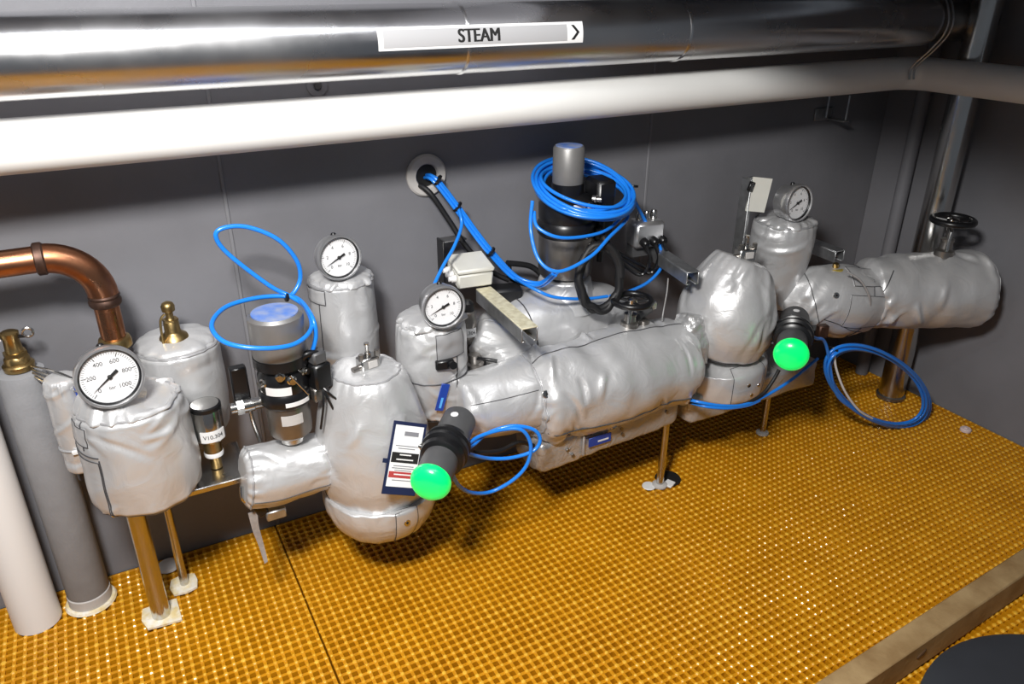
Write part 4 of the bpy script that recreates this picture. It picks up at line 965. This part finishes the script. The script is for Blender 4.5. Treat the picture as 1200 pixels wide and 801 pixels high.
# column 4
t4, b4 = vaxis((909, 258), (917, 346), -.33)
C4 = jacket('gauge_jacket', 'tapering silver jacket under the rightmost gauge', [b4 + V((.0, 0, -.03)), b4.lerp(t4, .3), b4.lerp(t4, .7), t4], [.085, .100, .118, .112], seed=81, amp=.006, fold=.009, fk=(1.0, 18), er=.02)
ring_seam(C4, .95, C4.root, .004, 'stitch'); ring_seam(C4, .04, C4.root, .003)
obj('top_collar', blob([t4 + V((0, 0, -.02)), t4 + V((0, 0, .004)), t4 + V((0, 0, .014))], [.112, .096, .045], n=26, seg=90, seed=19, amp=.012, fold=.016, fdir='long', er=.01).mb, 'silver', C4.root, sharp=80)
gauge('rightmost pressure gauge seen obliquely beside the upright cream plate', at(936, 238, -.40), (.02, -1, .10), .135, .068, t4 + V((.01, -.02, -.01)), ['0', '2', '4', '6', '8', '10'], 205)

# jacket below column 4 leading right
K3 = jacket('pipe_jacket', 'crumpled silver jacket with rivet between right gauge column and end jacket', [at(918, 362, -.36), at(950, 350, -.42), at(985, 350, -.46), at(1010, 352, -.47)], [.10, .125, .14, .13], seed=91, amp=.012, fold=.015, fdir='any', fk=(1.2, 22), er=.03)
patch(K3, .52, .92, K3.f - .02, K3.f + .13, K3.root, off=.004)
patch(K3, .55, .95, K3.f - .17, K3.f - .06, K3.root, off=.005)
rivet(K3, .42, K3.f - .02, K3.root, .012); line_seam(K3, K3.f + .10, K3.root, .35, .95, .0016, dth=.10); ring_seam(K3, .30, K3.root, .0016)
ring_seam(K3, .72, K3.root, .002)
fe = at(1150, 330, -.665); fs_ = at(1004, 351, -.47); fz = (fe.z + fs_.z)/2; fe.x = min(fe.x, WX - .05)
FE = jacket('end_jacket', 'long silver jacket at far right reaching to the wall under black handwheel', [V((fs_.x, fs_.y, fz)), V((fs_.x, fs_.y, fz)).lerp(V((fe.x, fe.y, fz)), .35), V((fs_.x, fs_.y, fz)).lerp(V((fe.x, fe.y, fz)), .7), V((fe.x, fe.y, fz))], [.135, .148, .156, .157], seed=95, amp=.008, fold=.017, fdir='ring', er=.05, n=100, crs=34)
line_seam(FE, FE.f + .05, FE.root, .02, .16, .002, dth=-.14); ring_seam(FE, .94, FE.root, .002, 'stitch')
hc2 = at(1117, 258, -.60); hz2 = V((hc2.x - .006, -.60, fz + .145))
handwheel('black handwheel valve on the far right end jacket', hc2, .083, hz2)
bn = at(978, 318, -.46); nt_ = thing('brass_nut', 'small yellow brass nut on the crumpled right jacket', 'nut', (bn.x, bn.y, bn.z - .02))
obj('nut', MB().lathe([(.030, -.014), (.034, -.008), (.034, .008), (.028, .014)], bn, seg=20), 'brass_yellow', nt_)
obj('spindle', MB().lathe([(.009, -.06), (.009, .014), (.012, .018), (.012, .032), (.006, .036)], bn, seg=12), 'brass', nt_)
tubing('pale capillary arching over the crumpled right jacket', [[at(992, 318, -.55), at(1008, 328, -.58), at(1018, 345, -.60), at(1020, 358, -.60)]], .004, 'strap', name='capillary', cat='tube')

# ------------------------------------------------------------------ green-lensed actuators facing the viewer
def green_actuator(label, front, back, r, gr):
    F_, B_ = V(front), V(back); a = (F_ - B_).normalized(); L_ = (F_ - B_).length
    t = thing('indicator_actuator', label, 'actuator', B_ - V((0, 0, r)), 'green ended actuators')
    obj('rear_barrel', MB().lathe([(r*.86, -.03), (r*1.0, -.02), (r*1.02, L_*.30), (r*.9, L_*.34)], B_, a, 36), 'dark_plastic', t)
    obj('collar', MB().lathe([(r*.95, L_*.32), (r*1.30, L_*.34), (r*1.34, L_*.39), (r*1.12, L_*.41), (r*1.12, L_*.43), (r*1.36, L_*.45), (r*1.36, L_*.50), (r*1.15, L_*.52), (r*1.15, L_*.54), (r*1.28, L_*.56), (r*1.24, L_*.61), (r*.98, L_*.64)], B_, a, 36), 'black', t)
    obj('front_barrel', MB().lathe([(r*.98, L_*.60), (r*1.0, L_*.64), (r*1.0, L_*.94), (r*.97, L_*.97)], B_, a, 36), 'dark_plastic', t)
    obj('green_lens', MB().lathe([(gr*.98, L_*.95), (gr*1.0, L_*.98), (gr*.96, L_ + .004), (gr*.82, L_ + .014), (gr*.55, L_ + .021), (gr*.2, L_ + .024)], B_, a, 36), 'green', t)
    q = B_ + a*L_*.45; s_ = a.cross(V((0, 0, 1))).normalized()
    obj('air_port', MB().lathe([(.012, r), (.012, r + .022), (.008, r + .024), (.008, r + .038)], q, s_, 14), 'steel', t)
    obj('air_port', MB().lathe([(.012, r), (.012, r + .018), (.008, r + .022)], q + a*.03, s_*.9 - V((0, 0, .4)), 14), 'black', t)
    obj('top_screw', MB().lathe([(.011, r*.98), (.011, r*1.03), (.006, r*1.05)], B_ + a*L_*.08, (a.orthogonal() if False else (V((0, 0, 1)) - a*a.z).normalized()), 14), 'card_white', t)
    return t, a
G1f, G1b = at(504, 566, -.76), at(536, 497, -.56)
G1, ga = green_actuator('dark actuator with glowing green end beside the warning card', G1f, G1b, .049, .0545)
G2f, G2b = at(927, 416, -.76), at(931, 376, -.57)
G2, gb = green_actuator('dark actuator with glowing green end below the right gauge jacket', G2f, G2b, .050, .0565)
# tubes
tubing('blue tube looping loosely right of the left green ended actuator', [[at(545, 527, -.64), at(556, 520, -.61), at(572, 507, -.58), at(600, 499, -.60), at(625, 503, -.62), at(633, 515, -.63), at(625, 528, -.63), at(600, 536, -.62), at(575, 537, -.61), at(558, 534, -.63), at(545, 530, -.65)],
        [at(546, 522, -.63), at(562, 511, -.60), at(590, 503, -.6), at(612, 504, -.62), at(622, 522, -.63), at(617, 545, -.63), at(600, 563, -.62), at(575, 576, -.60), at(553, 577, -.62), at(538, 569, -.65), at(530, 555, -.68)]], .0058)
tubing('black lead from the left green ended actuator to long foil box', [[at(556, 530, -.58), at(585, 528, -.56), at(608, 518, -.54), at(625, 522, -.53)]], .007, 'rubber', name='power_cable', cat='cable')
tubing('blue tubes sagging below the right drum shaped jacket', [[at(790, 463, -.50), at(815, 470, -.60), at(845, 475, -.64), at(872, 474, -.65), at(900, 462, -.64), at(930, 443, -.63), at(958, 420, -.60)],
        [at(795, 467, -.50), at(822, 475, -.61), at(850, 478, -.645), at(875, 475, -.65), at(890, 469, -.645)]], .0058)
tubing('black cable sagging below the right drum shaped jacket', [[at(805, 470, -.56), at(840, 475, -.63), at(870, 474, -.645), at(893, 462, -.645), at(905, 447, -.64), at(913, 433, -.64)]], .0065, 'rubber', name='power_cable', cat='cable')
rn = random.Random(9); pts = []
for i in range(0, 14*8 + 4):
    t = 2*pi*i/14 - pi*.85; rr = 1 + .13*noise.noise(V((t*.29, 1.7, 0))); ca, sa = cos(t), sin(t)
    pts.append(at(1027 + (59*ca - 8*sa)*rr, 452 + (-44*sa + 16*ca)*rr, -.62 - .03*ca + .04*noise.noise(V((t*.33, 5.7, 0)))))
lead = [at(944, 392, -.64), at(956, 396, -.63), at(968, 404, -.61)]
tubing('blue air tube coiled into a hanging ring near the right wall', [lead + pts], .0060, n=760, ties=[(at(977, 409, -.60), V((.6, 0, .8)), .018)])
tubing('white tube following the inside of the hanging blue ring', [[at(978, 415, -.60), at(980, 432, -.60), at(990, 458, -.61), at(1006, 480, -.62), at(1022, 490, -.62)]], .0045, 'white_plastic', name='white_tube')
fk_ = at(955, 398, -.58); bt_ = thing('black_bracket', 'dark metal pipe bracket below the crumpled right jacket', 'bracket', (fk_.x, fk_.y, fk_.z - .04))
obj('block', MB().box(fk_ + V((0, .05, 0)), (.13, .06, .05), rotz(-.3), .008), 'rubber', bt_)
obj('clamp', MB().box(fk_ + V((.03, .0, .03)), (.04, .03, .05), rotz(-.3), .005), 'copper_dark', bt_)
pk = on_floor(1131, 505); po = thing('plastic_cap', 'small pale pink plastic cap lying on the grating by the right wall', 'cap', (pk.x, pk.y, .003))
obj('cap_disc', MB().lathe([(.022, .003), (.022, .012), (.018, .016)], (pk.x, pk.y, 0), seg=20), 'pink', po)
obj('cap_nub', MB().lathe([(.008, .015), (.007, .021)], (pk.x, pk.y, 0), seg=12), 'pink', po)
